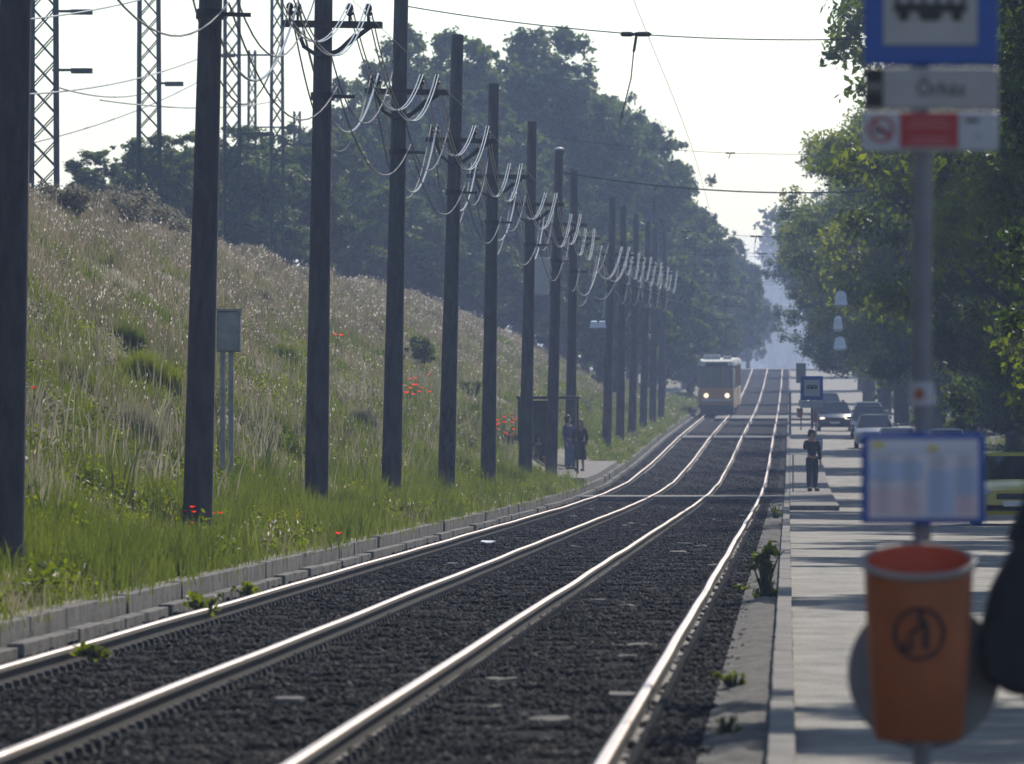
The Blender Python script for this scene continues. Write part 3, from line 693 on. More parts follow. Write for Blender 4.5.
for (xi,s,X,h,w0,w1,lab,arms) in (
  (44,42,None,14,.62,.48,'leftmost thick lattice mast rising from the ridge',[(3.6,.8,1),(5.0,.8,1)]),
  (149,36,None,15,.62,.42,'second lattice mast from the left with a lamp at its top left',[(4.4,.6,1),(6.8,1.2,1),(8.6,1.2,-1)]),
  (232,31.4,None,14,.50,.40,'third lattice mast just right of the second concrete pole',[(4,1,1)]),
  (277,28.9,None,10.4,.46,.34,'fourth lattice mast left of the third concrete pole',[(7.6,1.6,-1),(4.5,1,1)]),
  (252,24,None,10.2,.38,.26,'short thin lattice mast between the third and fourth ones',[(7.0,1.4,1),(4.2,1.2,-1)]),
  (297,22,None,8.8,.36,.26,'faint far lattice mast beside the third concrete pole',[(6.0,1.4,-1)])):
    X,y=(xi-VX)/s,F/s; lattice((X,y,float(emb(X,y))),h,w0,w1,lab,arms)
# railway wires
for k,(a,b,lab) in enumerate((((0,95,46),(200,58,34),'upper faint railway wire at the left'),((20,20,46),(240,-35,34),'topmost faint railway wire at the left'),((0,150,44),(205,78,30),'middle faint railway wire at the left'),((100,100,40),(280,100,26),'lowest faint railway wire at the left'),((60,88,44),(160,88,30),'short level railway wire near the first two lattice masts'))):
    A,B=Vector(px(*a)),Vector(px(*b)); path=[]
    for j in range(20):
        t=j/19; q=A.lerp(B,t); q.z-=4*.25*t*(1-t); path.append(q)
    tag(MB().tube(path,.02,5).build('railway_wire',M['galv']),lab,'railway wire','railway wires')

# grey cabinet on two posts
X,y,Z=px(229,352,70); g=float(emb(X,y))
t=thing('signal_cabinet',(X,y,g),'grey cabinet on two posts standing on the slope beside the second pole','cabinet')
MB().box((0,0,Z-g+.29),(.34,.26,.58)).build('cabinet_box',M['galv'],t,bevel=.02)
MB().box((.0,0,Z-g+.60),(.40,.32,.03)).build('lid',M['galv'],t)
MB().box((0,-.138,Z-g+.29),(.28,.012,.50)).build('door',M['galv'],t)
for q in (-.09,.03): MB().box((q,0,(Z-g)/2-.25),(.07,.07,Z-g+.5)).build('post',M['galv'],t)

# ------------------------------------------------------------------ shelter at the left platform
y=272; X=-7.55; g=float(zg(y))+.26
t=thing('stop_shelter',(X,y,g),'dark green open stop shelter with a flat roof behind the poles','shelter')
MB().box((-.05,0,2.36),(1.95,2.6,.09)).build('roof',M['iron'],t,bevel=.02)
green=mat('shelter_green',(.05,.085,.065),(.08,.12,.09),3,.6)
MB().box((-.42,.9,1.4),(1.05,.05,1.75)).build('back_panel',green,t)
MB().box((-.93,0,1.4),(.05,2.2,1.75)).build('side_panel',green,t)
for a in (-.95,.80):
    for b in ((-1.1,1.1) if a<0 else (1.1,)): MB().tube([(a,b,-.1),(a,b,2.32)],.035,8).build('post',M['iron'],t)
MB().box((-.5,.6,.45),(.9,.4,.05)).tube([(-.8,.6,0),(-.8,.6,.43)],.03,6).tube([(-.2,.6,0),(-.2,.6,.43)],.03,6).build('bench',M['c_brown'],t)

# ------------------------------------------------------------------ people
def skin(name, vs, es, rad, m, parent, sub=2):
    me=bpy.data.meshes.new(name); me.from_pydata(vs,es,[])
    bm=bmesh.new(); bm.from_mesh(me); ly=bm.verts.layers.skin.verify()
    bm.verts.ensure_lookup_table()
    for v,r in zip(bm.verts,rad): v[ly].radius=(r,r) if not hasattr(r,'__len__') else r
    bm.verts[0][ly].use_root=True
    bm.to_mesh(me); bm.free(); me.materials.append(m)
    o=bpy.data.objects.new(name,me); COL.objects.link(o); o.parent=parent
    k=o.modifiers.new('skin','SKIN'); k.use_smooth_shade=True; k.branch_smoothing=.6
    s_=o.modifiers.new('sub','SUBSURF'); s_.levels=sub; s_.render_levels=sub
    return o
def person(loc,label,rz,hgt,top,bottom,hair,pose='stand',skirt=False,longhair=False,arms=None,group=None):
    t=thing('person',loc,label,'person',group,rz,hgt/1.75)
    # facing -Y
    J={'pel':(0,0,.94),'sp':(0,.01,1.12),'ch':(0,0,1.32),'nk':(0,.01,1.47),'hd':(0,-.01,1.57),'tp':(0,0,1.68),
       'hl':(-.09,0,.90),'kl':(-.10,-.02,.50),'al':(-.10,.02,.09),'tl':(-.11,-.15,.035),
       'hr':(.09,0,.90),'kr':(.10,-.03,.50),'ar':(.11,.02,.09),'tr':(.13,-.15,.035),
       'sl':(-.18,.01,1.40),'el':(-.235,.03,1.12),'wl':(-.225,-.06,.88),'ml':(-.225,-.08,.80),
       'sr':(.18,.01,1.40),'er':(.235,.03,1.12),'wr':(.225,-.06,.88),'mr':(.225,-.08,.80)}
    if pose=='sit':
        for k in ('kl','kr'): J[k]=(J[k][0],-.42,.92)
        for k in ('al','ar'): J[k]=(J[k][0],-.40,.50)
        for k in ('tl','tr'): J[k]=(J[k][0],-.55,.46)
        J['wl']=(-.15,-.32,1.0); J['wr']=(.15,-.32,1.0); J['ml']=(-.12,-.38,1.0); J['mr']=(.12,-.38,1.0)
    if arms: J.update(arms)
    rad={'pel':(.155,.11),'sp':(.135,.10),'ch':(.165,.115),'nk':.055,'hd':.088,'tp':.07,'hl':.095,'kl':.06,'al':.042,'tl':.035,'hr':.095,'kr':.06,'ar':.042,'tr':.035,
         'sl':.065,'el':.045,'wl':.030,'ml':.034,'sr':.065,'er':.045,'wr':.030,'mr':.034}
    E=[('pel','sp'),('sp','ch'),('ch','nk'),('nk','hd'),('hd','tp'),('pel','hl'),('hl','kl'),('kl','al'),('al','tl'),('pel','hr'),('hr','kr'),('kr','ar'),('ar','tr'),
       ('ch','sl'),('sl','el'),('el','wl'),('wl','ml'),('ch','sr'),('sr','er'),('er','wr'),('wr','mr')]
    # fingers and a thumb on each hand, a nose on the head
    V=dict(J); RD=dict(rad)
    for sd,w,m_ in ((-1,'wl','ml'),(1,'wr','mr')):
        a,b=Vector(J[w]),Vector(J[m_]); d=(b-a).normalized(); side=d.cross(Vector((1,0,0))).normalized()
        for f in range(4):
            o=side*(f-1.5)*.021; k1=f'{m_}f{f}a'; k2=f'{m_}f{f}b'
            V[k1]=tuple(b+o+d*.04); V[k2]=tuple(b+o*1.1+d*(.075+.012*(f in(1,2)))+Vector((-sd*.012,0,0))); RD[k1]=.010; RD[k2]=.007; E+= [(m_,k1),(k1,k2)]
        k1=m_+'t'; V[k1]=tuple(b+side*-.045+d*.015); RD[k1]=.011; E.append((m_,k1))
    V['ns']=(0,-.115,1.575); RD['ns']=.014; E.append(('hd','ns'))
    keys=list(V); ix={k:i for i,k in enumerate(keys)}
    skin('body',[V[k] for k in keys],[(ix[a],ix[b]) for a,b in E],[RD[k] for k in keys],M['skin'],t)
    def cloth(name,ks,ee,ex,m,over={}):
        i2={k:i for i,k in enumerate(ks)}
        rr=[]
        for k in ks:
            r=over.get(k,rad[k]); rr.append(tuple(q+ex for q in r) if hasattr(r,'__len__') else r+ex)
        skin(name,[over.get('@'+k,J[k]) for k in ks],[(i2[a],i2[b]) for a,b in ee],rr,m,t)
    cloth('jacket',['ch','sp','pel','sl','el','wl','sr','er','wr'],[('ch','sp'),('sp','pel'),('ch','sl'),('sl','el'),('el','wl'),('ch','sr'),('sr','er'),('er','wr')],.022,M[top],{'@pel':(0,0,.86),'pel':(.118,.09)})
    if skirt:
        MB().lathe([(.17,1.0),(.20,.85),(.22,.62),(.24,.40),(.20,.38)],14,sy=.75).build('skirt',M[bottom],t,smooth=True)
    else:
        cloth('trousers',['pel','hl','kl','al','hr','kr','ar'],[('pel','hl'),('hl','kl'),('kl','al'),('pel','hr'),('hr','kr'),('kr','ar')],.020,M[bottom],{'@pel':(0,0,1.0),'pel':(.10,.08)})
    for k,a in (('tl','al'),('tr','ar')):
        c=(Vector(J[k])+Vector(J[a]))/2
        MB().lathe([(.02,-.05),(.05,-.04),(.055,0),(.045,.03),(.02,.05)],10,c=(c.x,c.y-.01,c.z-.02),sx=.95,sy=2.4).build('shoe',M['c_shoe'],t,smooth=True)
    hb=MB(); hb.lathe([(.02,1.755),(.07,1.735),(.105,1.68),(.112,1.62),(.10,1.56),(.085,1.50),(.05,1.47)] if not longhair else [(.02,1.76),(.075,1.74),(.112,1.68),(.12,1.60),(.13,1.50),(.14,1.38),(.10,1.34)],14,c=(0,.035,0),sy=.85)
    hb.build('hair',M[hair],t,smooth=True)
    return t
def gz(y,off): return float(zg(y))+off
# person on the right platform (hand at the ear), seen from the front
ya=246.0
person(((812-VX)*ya/F,ya,gz(ya,-.012)),'person in dark clothes standing alone on the right platform beside the stop sign',R(25),1.74,'c_navy','c_navy','hair',
       arms={'el':(-.27,-.10,1.18),'wl':(-.15,-.14,1.42),'ml':(-.12,-.10,1.50)})
yb_=284.0
person(((568.5-VX)*yb_/F,yb_,gz(yb_,.26)),'person in a grey purple top and blue jeans on the left platform',R(60),1.76,'c_purple','c_jeans','hair',arms={'wr':(.12,-.30,1.12),'mr':(.08,-.36,1.14)})
yb_=280.0
person(((580-VX)*yb_/F,yb_,gz(yb_,.26)),'person in a long black dress with fair hair on the left platform',R(-20),1.66,'c_black','c_black','hair_fair',skirt=True,longhair=True)
yb_=272.4
person((-7.95,yb_,gz(yb_,.26)-.45),'seated person half hidden in the shelter behind the poles',R(10),1.7,'c_greyc','c_brown','hair',pose='sit')

# ------------------------------------------------------------------ bus/tram stop signs
def pict_tram(parent,cx,cz,w,y,m):
    mb=MB(); h=w*.34
    mb.prism([(cx-w*.5,cz+h*.2),(cx-w*.46,cz+h),(cx+w*.46,cz+h),(cx+w*.5,cz+h*.2)],y-.004,y)
    for q in (-.32,-.16,0,.16,.32): pass
    for q in (-.36,-.06,.06,.36): mb.lathe([(w*.075,y-.004),(w*.075,y)],14,c=(cx+q*w,0,cz+h*.05),axis='Y')
    mb.prism([(cx-w*.16,cz-h*.02),(cx-w*.16,cz+h*.3),(cx+w*.16,cz+h*.3),(cx+w*.16,cz-h*.02)],y-.005,y-.0005)
    mb.tube([(cx,y-.002,cz+h),(cx+w*.1,y-.002,cz+h*1.2),(cx,y-.002,cz+h*1.4)],w*.01,5)
    mb.build('tram_pictogram',m,parent)
    wi=MB()
    for q in (-.36,-.18,0,.18,.36): wi.box((cx+q*w,y-.006,cz+h*.7),(w*.12,.003,h*.3))
    wi.build('pictogram_window',M['sign_grey'],parent)
def text(s,size,m,parent,loc,align='CENTER',name='lettering'):
    c=bpy.data.curves.new('t','FONT'); c.body=s; c.size=size; c.align_x=align; c.extrude=.001; c.resolution_u=3
    o=bpy.data.objects.new('t',c); COL.objects.link(o); dg=bpy.context.evaluated_depsgraph_get()
    me=bpy.data.meshes.new_from_object(o.evaluated_get(dg)); bpy.data.objects.remove(o)
    me.materials.clear(); me.materials.append(m)
    n=bpy.data.objects.new(name,me); COL.objects.link(n); n.parent=parent; n.location=loc; n.rotation_euler=(R(90),0,0); return n
s=300.0; yS=F/s; X0=(922-VX)/s; g=-.14
q=lambda xi,yi: ((xi-VX)/s-X0, H0-(yi-VY)/s-g)       # local x,z of a pixel at the sign
st=thing('tram_stop_sign',(X0,yS,g),'blurred near tram stop post with blue sign, name plate and timetable board','stop sign')
MB().tube([(0,0,-.1),(.0,0,2.2),(.015,0,3.4)],.031,16).build('post',M['postgrey'],st,smooth=True)
def plate(name,x0,y0,x1,y1,m,dy,parent=st,th=.02,bev=.01):
    a,b=q(x0,y1),q(x1,y0); return MB().box(((a[0]+b[0])/2,dy,(a[1]+b[1])/2),(b[0]-a[0],th,b[1]-a[1])).build(name,m,parent,bevel=bev)
bp=plate('blue_plate',864,-82,998,66,M['sign_blue'],-.05); 
gp=plate('pale_field',883,-60,977,46,M['sign_grey'],-.064,bp,.006,.001)
a=q(930,18); pict_tram(bp,a[0],a[1],.245,-.068,M['sign_black'])
nb=plate('name_plate',864,68,998,110,M['sign_grey'],-.05)
plate('black_field',865,69,883,108,M['sign_black'],-.063,nb,.005,.001)
a=q(874,94); text('M',.055,M['sign_grey'],nb,(a[0],-.068,a[1]))
a=q(941,96); text('Őrház',.066,M['sign_black'],nb,(a[0],-.062,a[1]))
rp=plate('rules_plate',862,112,998,152,M['sign_white'],-.05,bev=.009)
plate('red_field',900,113,958,148,M['sign_red'],-.063,rp,.005,.001)
a=q(881,130); MB().lathe([(.044,-.066),(.044,-.061),(.035,-.061),(.035,-.066)],24,c=(a[0],0,a[1]),axis='Y',close=True).tube([(a[0]-.028,-.063,a[1]+.028),(a[0]+.028,-.063,a[1]-.028)],.005,5).build('ban_ring',M['sign_red'],rp)
MB().box((a[0],-.063,a[1]-.006),(.05,.004,.010)).build('cigarette',M['sign_black'],rp)
a=q(975,121); MB().box((a[0]-.01,-.063,a[1]),(.045,.004,.012)).build('small_line',M['sign_black'],rp)
a=q(978,137); MB().lathe([(.012,-.064),(.012,-.061)],12,c=(a[0],0,a[1]),axis='Y').build('small_dot',M['sign_grey'],rp)
for j,yy in enumerate((121,127,139,144)):
    a=q(929,yy); MB().box((a[0],-.067,a[1]),(.15 if j%2 else .12,.003,.006)).build('text_line',mat('text_pale%d'%j,(.5,.2,.22)),rp)
# sticker ring
a=q(921,394); sk=MB().lathe([(.040,a[1]-.038),(.040,a[1]+.038)],16).build('sticker',M['sign_white'],st)
MB().box((-.01,-.041,a[1]),(.03,.006,.035)).build('sticker_mark',M['bin_orange'],sk)
# timetable board
tb=plate('timetable_board',861,433,985,524,M['sign_blue'],-.07,th=.035,bev=.008)
plate('paper',868,439,978,518,M['paper'],-.090,tb,.004,.001)
for (x0,y0,x1,y1,m) in ((869,462,922,480,'paper_blue'),(869,488,921,514,'paper_pink'),(927,470,952,516,'paper_blue'),(955,468,976,494,'paper_blue'),(955,497,976,516,'paper_pink'),(872,442,884,447,'sign_yellow'),(927,446,938,451,'sign_yellow'),(870,450,975,452,'paper_blue')):
    plate('timetable_field',x0,y0,x1,y1,M[m],-.0935,tb,.0025,.0005)
tl=MB()
for r_ in range(22):
    for c_ in range(4):
        a=q(874+c_*27,456+r_*2.7); tl.box((a[0]+.03,-.0955,a[1]),(random.uniform(.03,.06),.001,.0022))
tl.build('printed_lines',mat('print_grey',(.30,.28,.38)),tb)
# litter bin on the post
BZ=lambda yy: H0-(yy-VY)/s-g
bn=thing('litter_bin',(X0-.015,yS-.26,g),'orange litter bin with a pale rim and round emblem fixed to the near stop post','litter bin')
def ring(zc,rx,ry,tilt=0,n=32): return [(rx*math.cos(t)*(1),ry*math.sin(t),zc+tilt*math.sin(t)) for t in np.linspace(0,2*math.pi,n,endpoint=False)]
rings=[ring(BZ(738),.135,.11),ring(BZ(730),.150,.125),ring(BZ(650),.168,.14),ring(BZ(580),.178,.15,.02),ring(BZ(560),.180,.152,.048)]
inner=[ring(BZ(560)+.002,.168,.14,.050),ring(BZ(585),.162,.135,.03),ring(BZ(700),.14,.12)]
b=MB(); 
def openloft(b,rs):
    n=len(rs[0]); vs=[v for r in rs for v in r]; fs=[(i*n+k,i*n+(k+1)%n,(i+1)*n+(k+1)%n,(i+1)*n+k) for i in range(len(rs)-1) for k in range(n)]
    return b.add(vs,fs)
openloft(b,rings); b.add(rings[0],[tuple(range(32))]); bb=b.build('bin_shell',M['bin_orange'],bn,smooth=True)
b=MB(); openloft(b,inner); b.add(inner[-1],[tuple(range(32))]); b.build('bin_inside',M['bin_inside'],bn,smooth=True)
rm=MB(); rm.tube([Vector(v) for v in ring(BZ(561),.184,.155,.050,40)]+[Vector(ring(BZ(561),.184,.155,.050,40)[0])],.013,8); rm.build('rim',M['bin_rim'],bn,smooth=True)
em=MB()
def onbin(x,z): # point on the front of the bin
    f=(z-BZ(650))/(BZ(560)-BZ(650)); rx=.168+.012*f; ry=.14+.012*f
    return Vector((x,-ry*math.sqrt(max(0,1-(x/rx)**2))-.003,z))
ec=BZ(631)
em.tube([onbin(.082*math.cos(t),ec+.082*math.sin(t)) for t in np.linspace(0,6.2832,30)],.007,6)
em.tube([onbin(-.01+x,ec+z) for x,z in ((.01,.055),(.03,.03),(.035,0),(.03,-.03),(.035,-.05))],.012,6)
em.tube([onbin(-.01+x,ec+z) for x,z in ((.02,.03),(-.005,.01),(-.025,-.01))],.009,6)
em.tube([onbin(-.01+x,ec+z) for x,z in ((-.04,-.02),(-.04,-.052),(-.015,-.052),(-.015,-.02))],.008,6)
em.tube([onbin(-.005,ec+.062),onbin(.012,ec+.062)],.014,8)
em.build('emblem',M['bin_mark'],bn,smooth=True)
# grey disc behind the bin
a=((924-VX)/s,H0-(674-VY)/s)
dd=thing('round_plate',(a[0],yS+.05,a[1]),'grey round plate fixed to the near post behind the orange bin','round plate')
MB().lathe([(.245,-.008),(.255,0),(.255,.010),(.235,.014),(.05,.016)],40,axis='Y').build('disc',M['disc'],dd,smooth=True)
MB().box((0,-.02,.0),(.10,.03,.03)).build('bracket',M['galv'],dd)

# near person cut by the right edge with dark bag
pn=person(((1094-VX)/296,F/296,-.145),'person in dark jacket and blue jeans cut off by the right picture edge',R(185),1.78,'c_black','c_jeans','hair')
hb=thing('shoulder_bag',((1018-VX)/300,F/300,0.62),'black shoulder bag bulging at the right picture edge beside the near person','bag')
MB().loft([[(-.02,-.10,.0),(.07,-.10,.0),(.07,.14,.0),(-.02,.14,.0)],[(-.13,-.13,.07),(.10,-.13,.05),(.10,.17,.05),(-.13,.17,.07)],[(-.135,-.14,.18),(.14,-.14,.16),(.14,.18,.16),(-.135,.18,.18)],[(-.09,-.12,.36),(.16,-.12,.38),(.16,.16,.38),(-.09,.16,.36)],[(-.02,-.08,.50),(.17,-.08,.54),(.17,.12,.54),(-.02,.12,.50)]]).build('bag_body',M['c_black'],hb,smooth=True,bevel=.03)
MB().tube([(.0,0,.5),(.08,0,.68),(.18,.02,.88)],[.045,.05,.04],8).build('strap',M['c_black'],hb,smooth=True)

# mid-distance stop sign beside the person
def stop_far(xi,s,zt,zb,wp,label,back=False,bin_=False,board=True):
    y=F/s; X=(xi-VX)/s; g=float(zg(y))-.012
    t=thing('tram_stop_sign',(X,y,g),label,'stop sign')
    MB().tube([(0,0,-.1),(0,0,H0-(zt-VY)/s-g)],.035,10).build('post',M['postgrey'],t,smooth=True)
    w=wp/s; h1=H0-(zt-VY)/s-g; h0=H0-(zb-VY)/s-g
    p=MB().box((0,-.05,(h0+h1)/2),(w,.03,h1-h0)).build('blue_plate',M['sign_blue'] if not back else M['postgrey'],t,bevel=.015)
    if not back:
        MB().box((0,-.07,(h0+h1)/2),(w*.72,.01,(h1-h0)*.68)).build('pale_field',M['sign_white'],p)
        pict_tram(p,0,(h0+h1)/2-.02,w*.5,-.078,M['sign_black'])
        MB().box((0,-.05,h0-.13),(w,.02,.20)).build('name_plate',M['sign_white'],t)
    if board: 
        b=MB().box((.10,-.06,1.25),(.42,.03,.32)).build('timetable_board',M['sign_blue'],t); MB().box((.10,-.079,1.25),(.36,.006,.27)).build('paper',M['paper'],b)
    if bin_:
        bb=MB().lathe([(.13,.55),(.17,1.0),(.16,1.0),(.12,.6)],14,c=(-.06,-.18,0)).build('bin_shell',M['bin_orange'],t,smooth=True)
    return t
stop_far(812,34.0,376,400,22,'blue framed tram stop sign behind the person on the right platform')
stop_far(801,20,363,383,10,'small grey blue stop sign further along the right platform',back=True,bin_=True)
stop_far(816,21.5,378,394,1,'thin post with a red litter bin on the far platform',back=True,bin_=True,board=False)
# pale posts
mb=thing('pale_post',((790-VX)/21,F/21,float(zg(F/21))),'thin pale post at the edge of the far platform','post')
MB().tube([(0,0,-.1),(0,0,1.9)],.06,8).build('shaft',M['kerb_light'],mb); MB().lathe([(.07,1.9),(.08,1.95),(.02,2.0)],8).build('cap',M['sign_white'],mb)
# railing on the platform edge
t=thing('platform_railing',((793-VX)/36,F/36,float(zg(F/36))),'low pale metal railing at the edge of the right platform behind the lone person','railing')
for k in range(6): MB().tube([(0,k*3,-.05),(0,k*3,1.0)],.02,6).build('post',M['galv'],t)
for z in (.5,.98): MB().tube([(0,0,z),(0,15,z)],.018,6).build('rail',M['galv'],t)

# ------------------------------------------------------------------ cars
def car(loc,label,paintm,L_=4.1,W=1.70,Hh=1.44,lights=False,rz=0,estate=False):
    t=thing('car',loc,label,'car','cars on the right hand road',rz)
    w=W/2; f=-L_/2; r=L_/2
    def sec(y,zb,zt,ww,tk=.88): return [(-ww*.90,y,zb),(ww*.90,y,zb),(ww,y,zb+.14),(ww,y,(zb+zt)/2+.08),(ww*.97,y,zt-.06),(ww*tk,y,zt),(0,y,zt+.02),(-ww*tk,y,zt),(-ww*.97,y,zt-.06),(-ww,y,(zb+zt)/2+.08),(-ww,y,zb+.14)]
    zb=.20
    MB().loft([sec(f,zb+.12,.52,w*.80),sec(f+.06,zb,.66,w*.93),sec(f+.35,zb,.77,w),sec(f+1.0,zb,.88,w),sec(f+1.15,zb,.92,w),sec(r-.9,zb,.95,w),sec(r-.15,zb,.95,w*.97),sec(r,zb+.15,.7,w*.88)]).build('body',paintm,t,smooth=True)
    # glasshouse
    a,b,c,d=f+.95,f+1.72,r-1.0 if not estate else r-.35,r-.35 if not estate else r-.1
    gh=[[(-w*.88,a,.90),(w*.88,a,.90),(w*.90,d,.93),(-w*.90,d,.93)],[(-w*.66,b,Hh-.05),(w*.66,b,Hh-.05),(w*.66,c,Hh-.05),(-w*.66,c,Hh-.05)]]
    MB().loft(gh).build('windows',M['glass'],t)
    rf=[[(-w*.70,b-.06,Hh-.12),(w*.70,b-.06,Hh-.12),(w*.70,c+.06,Hh-.12),(-w*.70,c+.06,Hh-.12)],[(-w*.64,b,Hh-.015),(w*.64,b,Hh-.015),(w*.64,c,Hh-.015),(-w*.64,c,Hh-.015)],[(-w*.35,b+.2,Hh+.012),(w*.35,b+.2,Hh+.012),(w*.35,c-.2,Hh+.012),(-w*.35,c-.2,Hh+.012)]]
    MB().loft(rf).build('roof',paintm,t,smooth=True)
    for sg in (-1,1):
        for A,B,rr_ in (((sg*w*.90,a-.02,.90),(sg*w*.675,b-.02,Hh-.05),.032),((sg*w*.90,d,.92),(sg*w*.675,c+.03,Hh-.05),.045),((sg*w*.90,.15,.92),(sg*w*.67,.12,Hh-.05),.03)):
            MB().tube([A,B],rr_,6).build('pillar',paintm,t,smooth=True)
    for sg in (-1,1):
        for yy in (f+.75,r-.75):
            ty=MB().lathe([(.20,-.09),(.29,-.09),(.31,-.05),(.31,.05),(.29,.09),(.20,.09)],20,axis='X',c=(sg*(w-.10),yy,.31)).build('tyre',M['rubber'],t,smooth=True)
            MB().lathe([(.06,-.095),(.20,-.07),(.20,.07),(.06,.095)],14,axis='X',c=(sg*(w-.10),yy,.31)).build('rim',M['rim'],ty,smooth=True)
        MB().lathe([(.03,-.06),(.10,-.04),(.11,0),(.08,.05),(.02,.08)],14,axis='Y',c=(sg*w*.70,f+.085,.62),sx=1.35,sy=.72).build('headlight',M['lamp_on'] if lights else M['lampglass'],t,smooth=True)
        m_=MB().box((sg*(w+.08),f+1.25,.98),(.20,.10,.13)).build('mirror',paintm,t,bevel=.02)
    MB().box((0,f+.01,.56),(.75,.06,.11)).build('grille',M['grille'],t,bevel=.01)
    MB().box((0,f+.03,.34),(1.15,.06,.12)).build('lower_intake',M['grille'],t,bevel=.01)
    MB().box((0,f-.02,.42),(.50,.02,.11)).build('number_plate',M['plate'],t)
    return t
cz=lambda y: float(zg(y))-.155
car((4.25,171,cz(171)),'yellow hatchback at the right edge behind the timetable board',paint('paint_yellow',(.50,.40,.03)),3.8,1.68,1.40)
car((1.98,440,cz(440)),'dark car driving towards the camera with headlights on',paint('paint_dark',(.02,.025,.035)),4.2,1.76,1.46,lights=True)
car((3.75,322,cz(322)),'light blue parked car just left of the stop post above the board',paint('paint_lightblue',(.35,.42,.50)))
car((5.45,318,cz(318)),'pale silver parked car right of the stop post above the board',paint('paint_silver',(.50,.51,.53)))
car((3.35,372,cz(372)),'silver grey parked car nearest the dark moving car',paint('paint_grey',(.28,.29,.31)),4.2)
car((3.4,404,cz(404)),'dark parked car partly hidden behind the silver grey one',paint('paint_dark2',(.03,.03,.035)),4.1,1.7,1.5)
car((1.9,520,cz(520)),'small dark car behind the moving car with headlights',paint('paint_dark3',(.05,.05,.055)),4.1,1.7,1.45)
car((3.7,445,cz(445)),'far parked car showing only its pale roof',paint('paint_pale',(.45,.44,.42)))

# ------------------------------------------------------------------ tram
orange=paint('tram_orange',(.34,.185,.03),.5); dark=mat('tram_underframe',(.02,.02,.022),(.04,.04,.04),6,.8); tglass=mat('tram_glass',(.05,.07,.07),(.08,.11,.105),2,.12)
roofm=mat('tram_roof',(.45,.44,.42),(.58,.56,.53),3,.5)
yt=520.0; xc=float(xr4(yt))-2.86-.715
def tramcar(parent,y0,L_,front):
    w=1.12
    def rr(y,ww,z0,z1): return [(-ww,y,z0),(ww,y,z0),(ww,y,z1-.15),(ww*.9,y,z1),(-ww*.9,y,z1),(-ww,y,z1-.15)]
    b=MB().loft([rr(y0,w*.90,.42,1.62),rr(y0+.35,w,.40,1.62),rr(y0+L_-.35,w,.40,1.62),rr(y0+L_,w*.9,.42,1.62)]).build('body',orange,parent,smooth=True)
    MB().loft([rr(y0+.03,w*.86,1.622,2.85),rr(y0+.40,w*.98,1.622,2.9),rr(y0+L_-.4,w*.98,1.622,2.9),rr(y0+L_-.03,w*.86,1.622,2.85)]).build('windows',tglass,parent)
    MB().loft([rr(y0+.0,w*.85,2.91,3.16),rr(y0+.4,w,2.91,3.28),rr(y0+L_-.4,w,2.91,3.28),rr(y0+L_,w*.85,2.91,3.16)]).build('roof',roofm,parent,smooth=True)
    MB().box((0,y0+L_/2,.28),(1.95,L_-1.2,.36)).build('underframe',dark,parent)
    for k in range(9):
        yy=y0+.5+k*(L_-1)/8
        for sg in (-1,1): MB().box((sg*(w*.985),yy,2.25),(.05,.12,1.28)).build('window_pillar',orange,parent)
    for sg in (-.33,.33): 
        if front: MB().box((sg*w,y0+.02,2.25),(.05,.06,1.25)).build('window_pillar',orange,parent)
    return b
tr=thing('tram',(xc,yt,float(zg(yt))),'orange tram with two lit headlights coming down the left track','tram')
tr.rotation_euler=(R(.75),0,R(-.05))
tramcar(tr,0,14,True)
MB().box((0,-.02,2.98),(1.3,.10,.24)).build('destination_panel',M['sign_black'],tr,bevel=.02)
for sg in (-1,1): MB().lathe([(.02,-.07),(.12,-.05),(.14,0),(.14,.05)],14,axis='Y',c=(sg*.62,-.02,1.15)).build('headlight',M['lamp_on'],tr,smooth=True)
MB().box((0,-.1,.50),(2.0,.2,.20)).build('bumper',dark,tr,bevel=.03); MB().box((0,-.2,.42),(.25,.4,.12)).build('coupler',dark,tr)
MB().box((0,-.012,.88),(1.8,.06,.12)).build('front_stripe',M['sign_white'],tr)
MB().tube([(-.5,5,3.3),(-.5,6.2,4.3),(-.45,5.2,5.6)],.03,5).tube([(.5,5,3.3),(.5,6.2,4.3),(.45,5.2,5.6)],.03,5).tube([(-.9,5.2,5.62),(.9,5.2,5.62)],.04,6).build('pantograph',M['iron'],tr)
MB().box((-.3,2.2,3.42),(1.0,1.6,.28)).box((.6,3,3.38),(.5,1.0,.2)).build('roof_box',roofm,tr,bevel=.03)
tr2=thing('tram',(xc+.06,yt+14.6,float(zg(yt+14.6))),'second orange tram car coupled behind the first','tram'); tr2.rotation_euler=(R(.8),0,R(-.3))
tramcar(tr2,0,14,False)

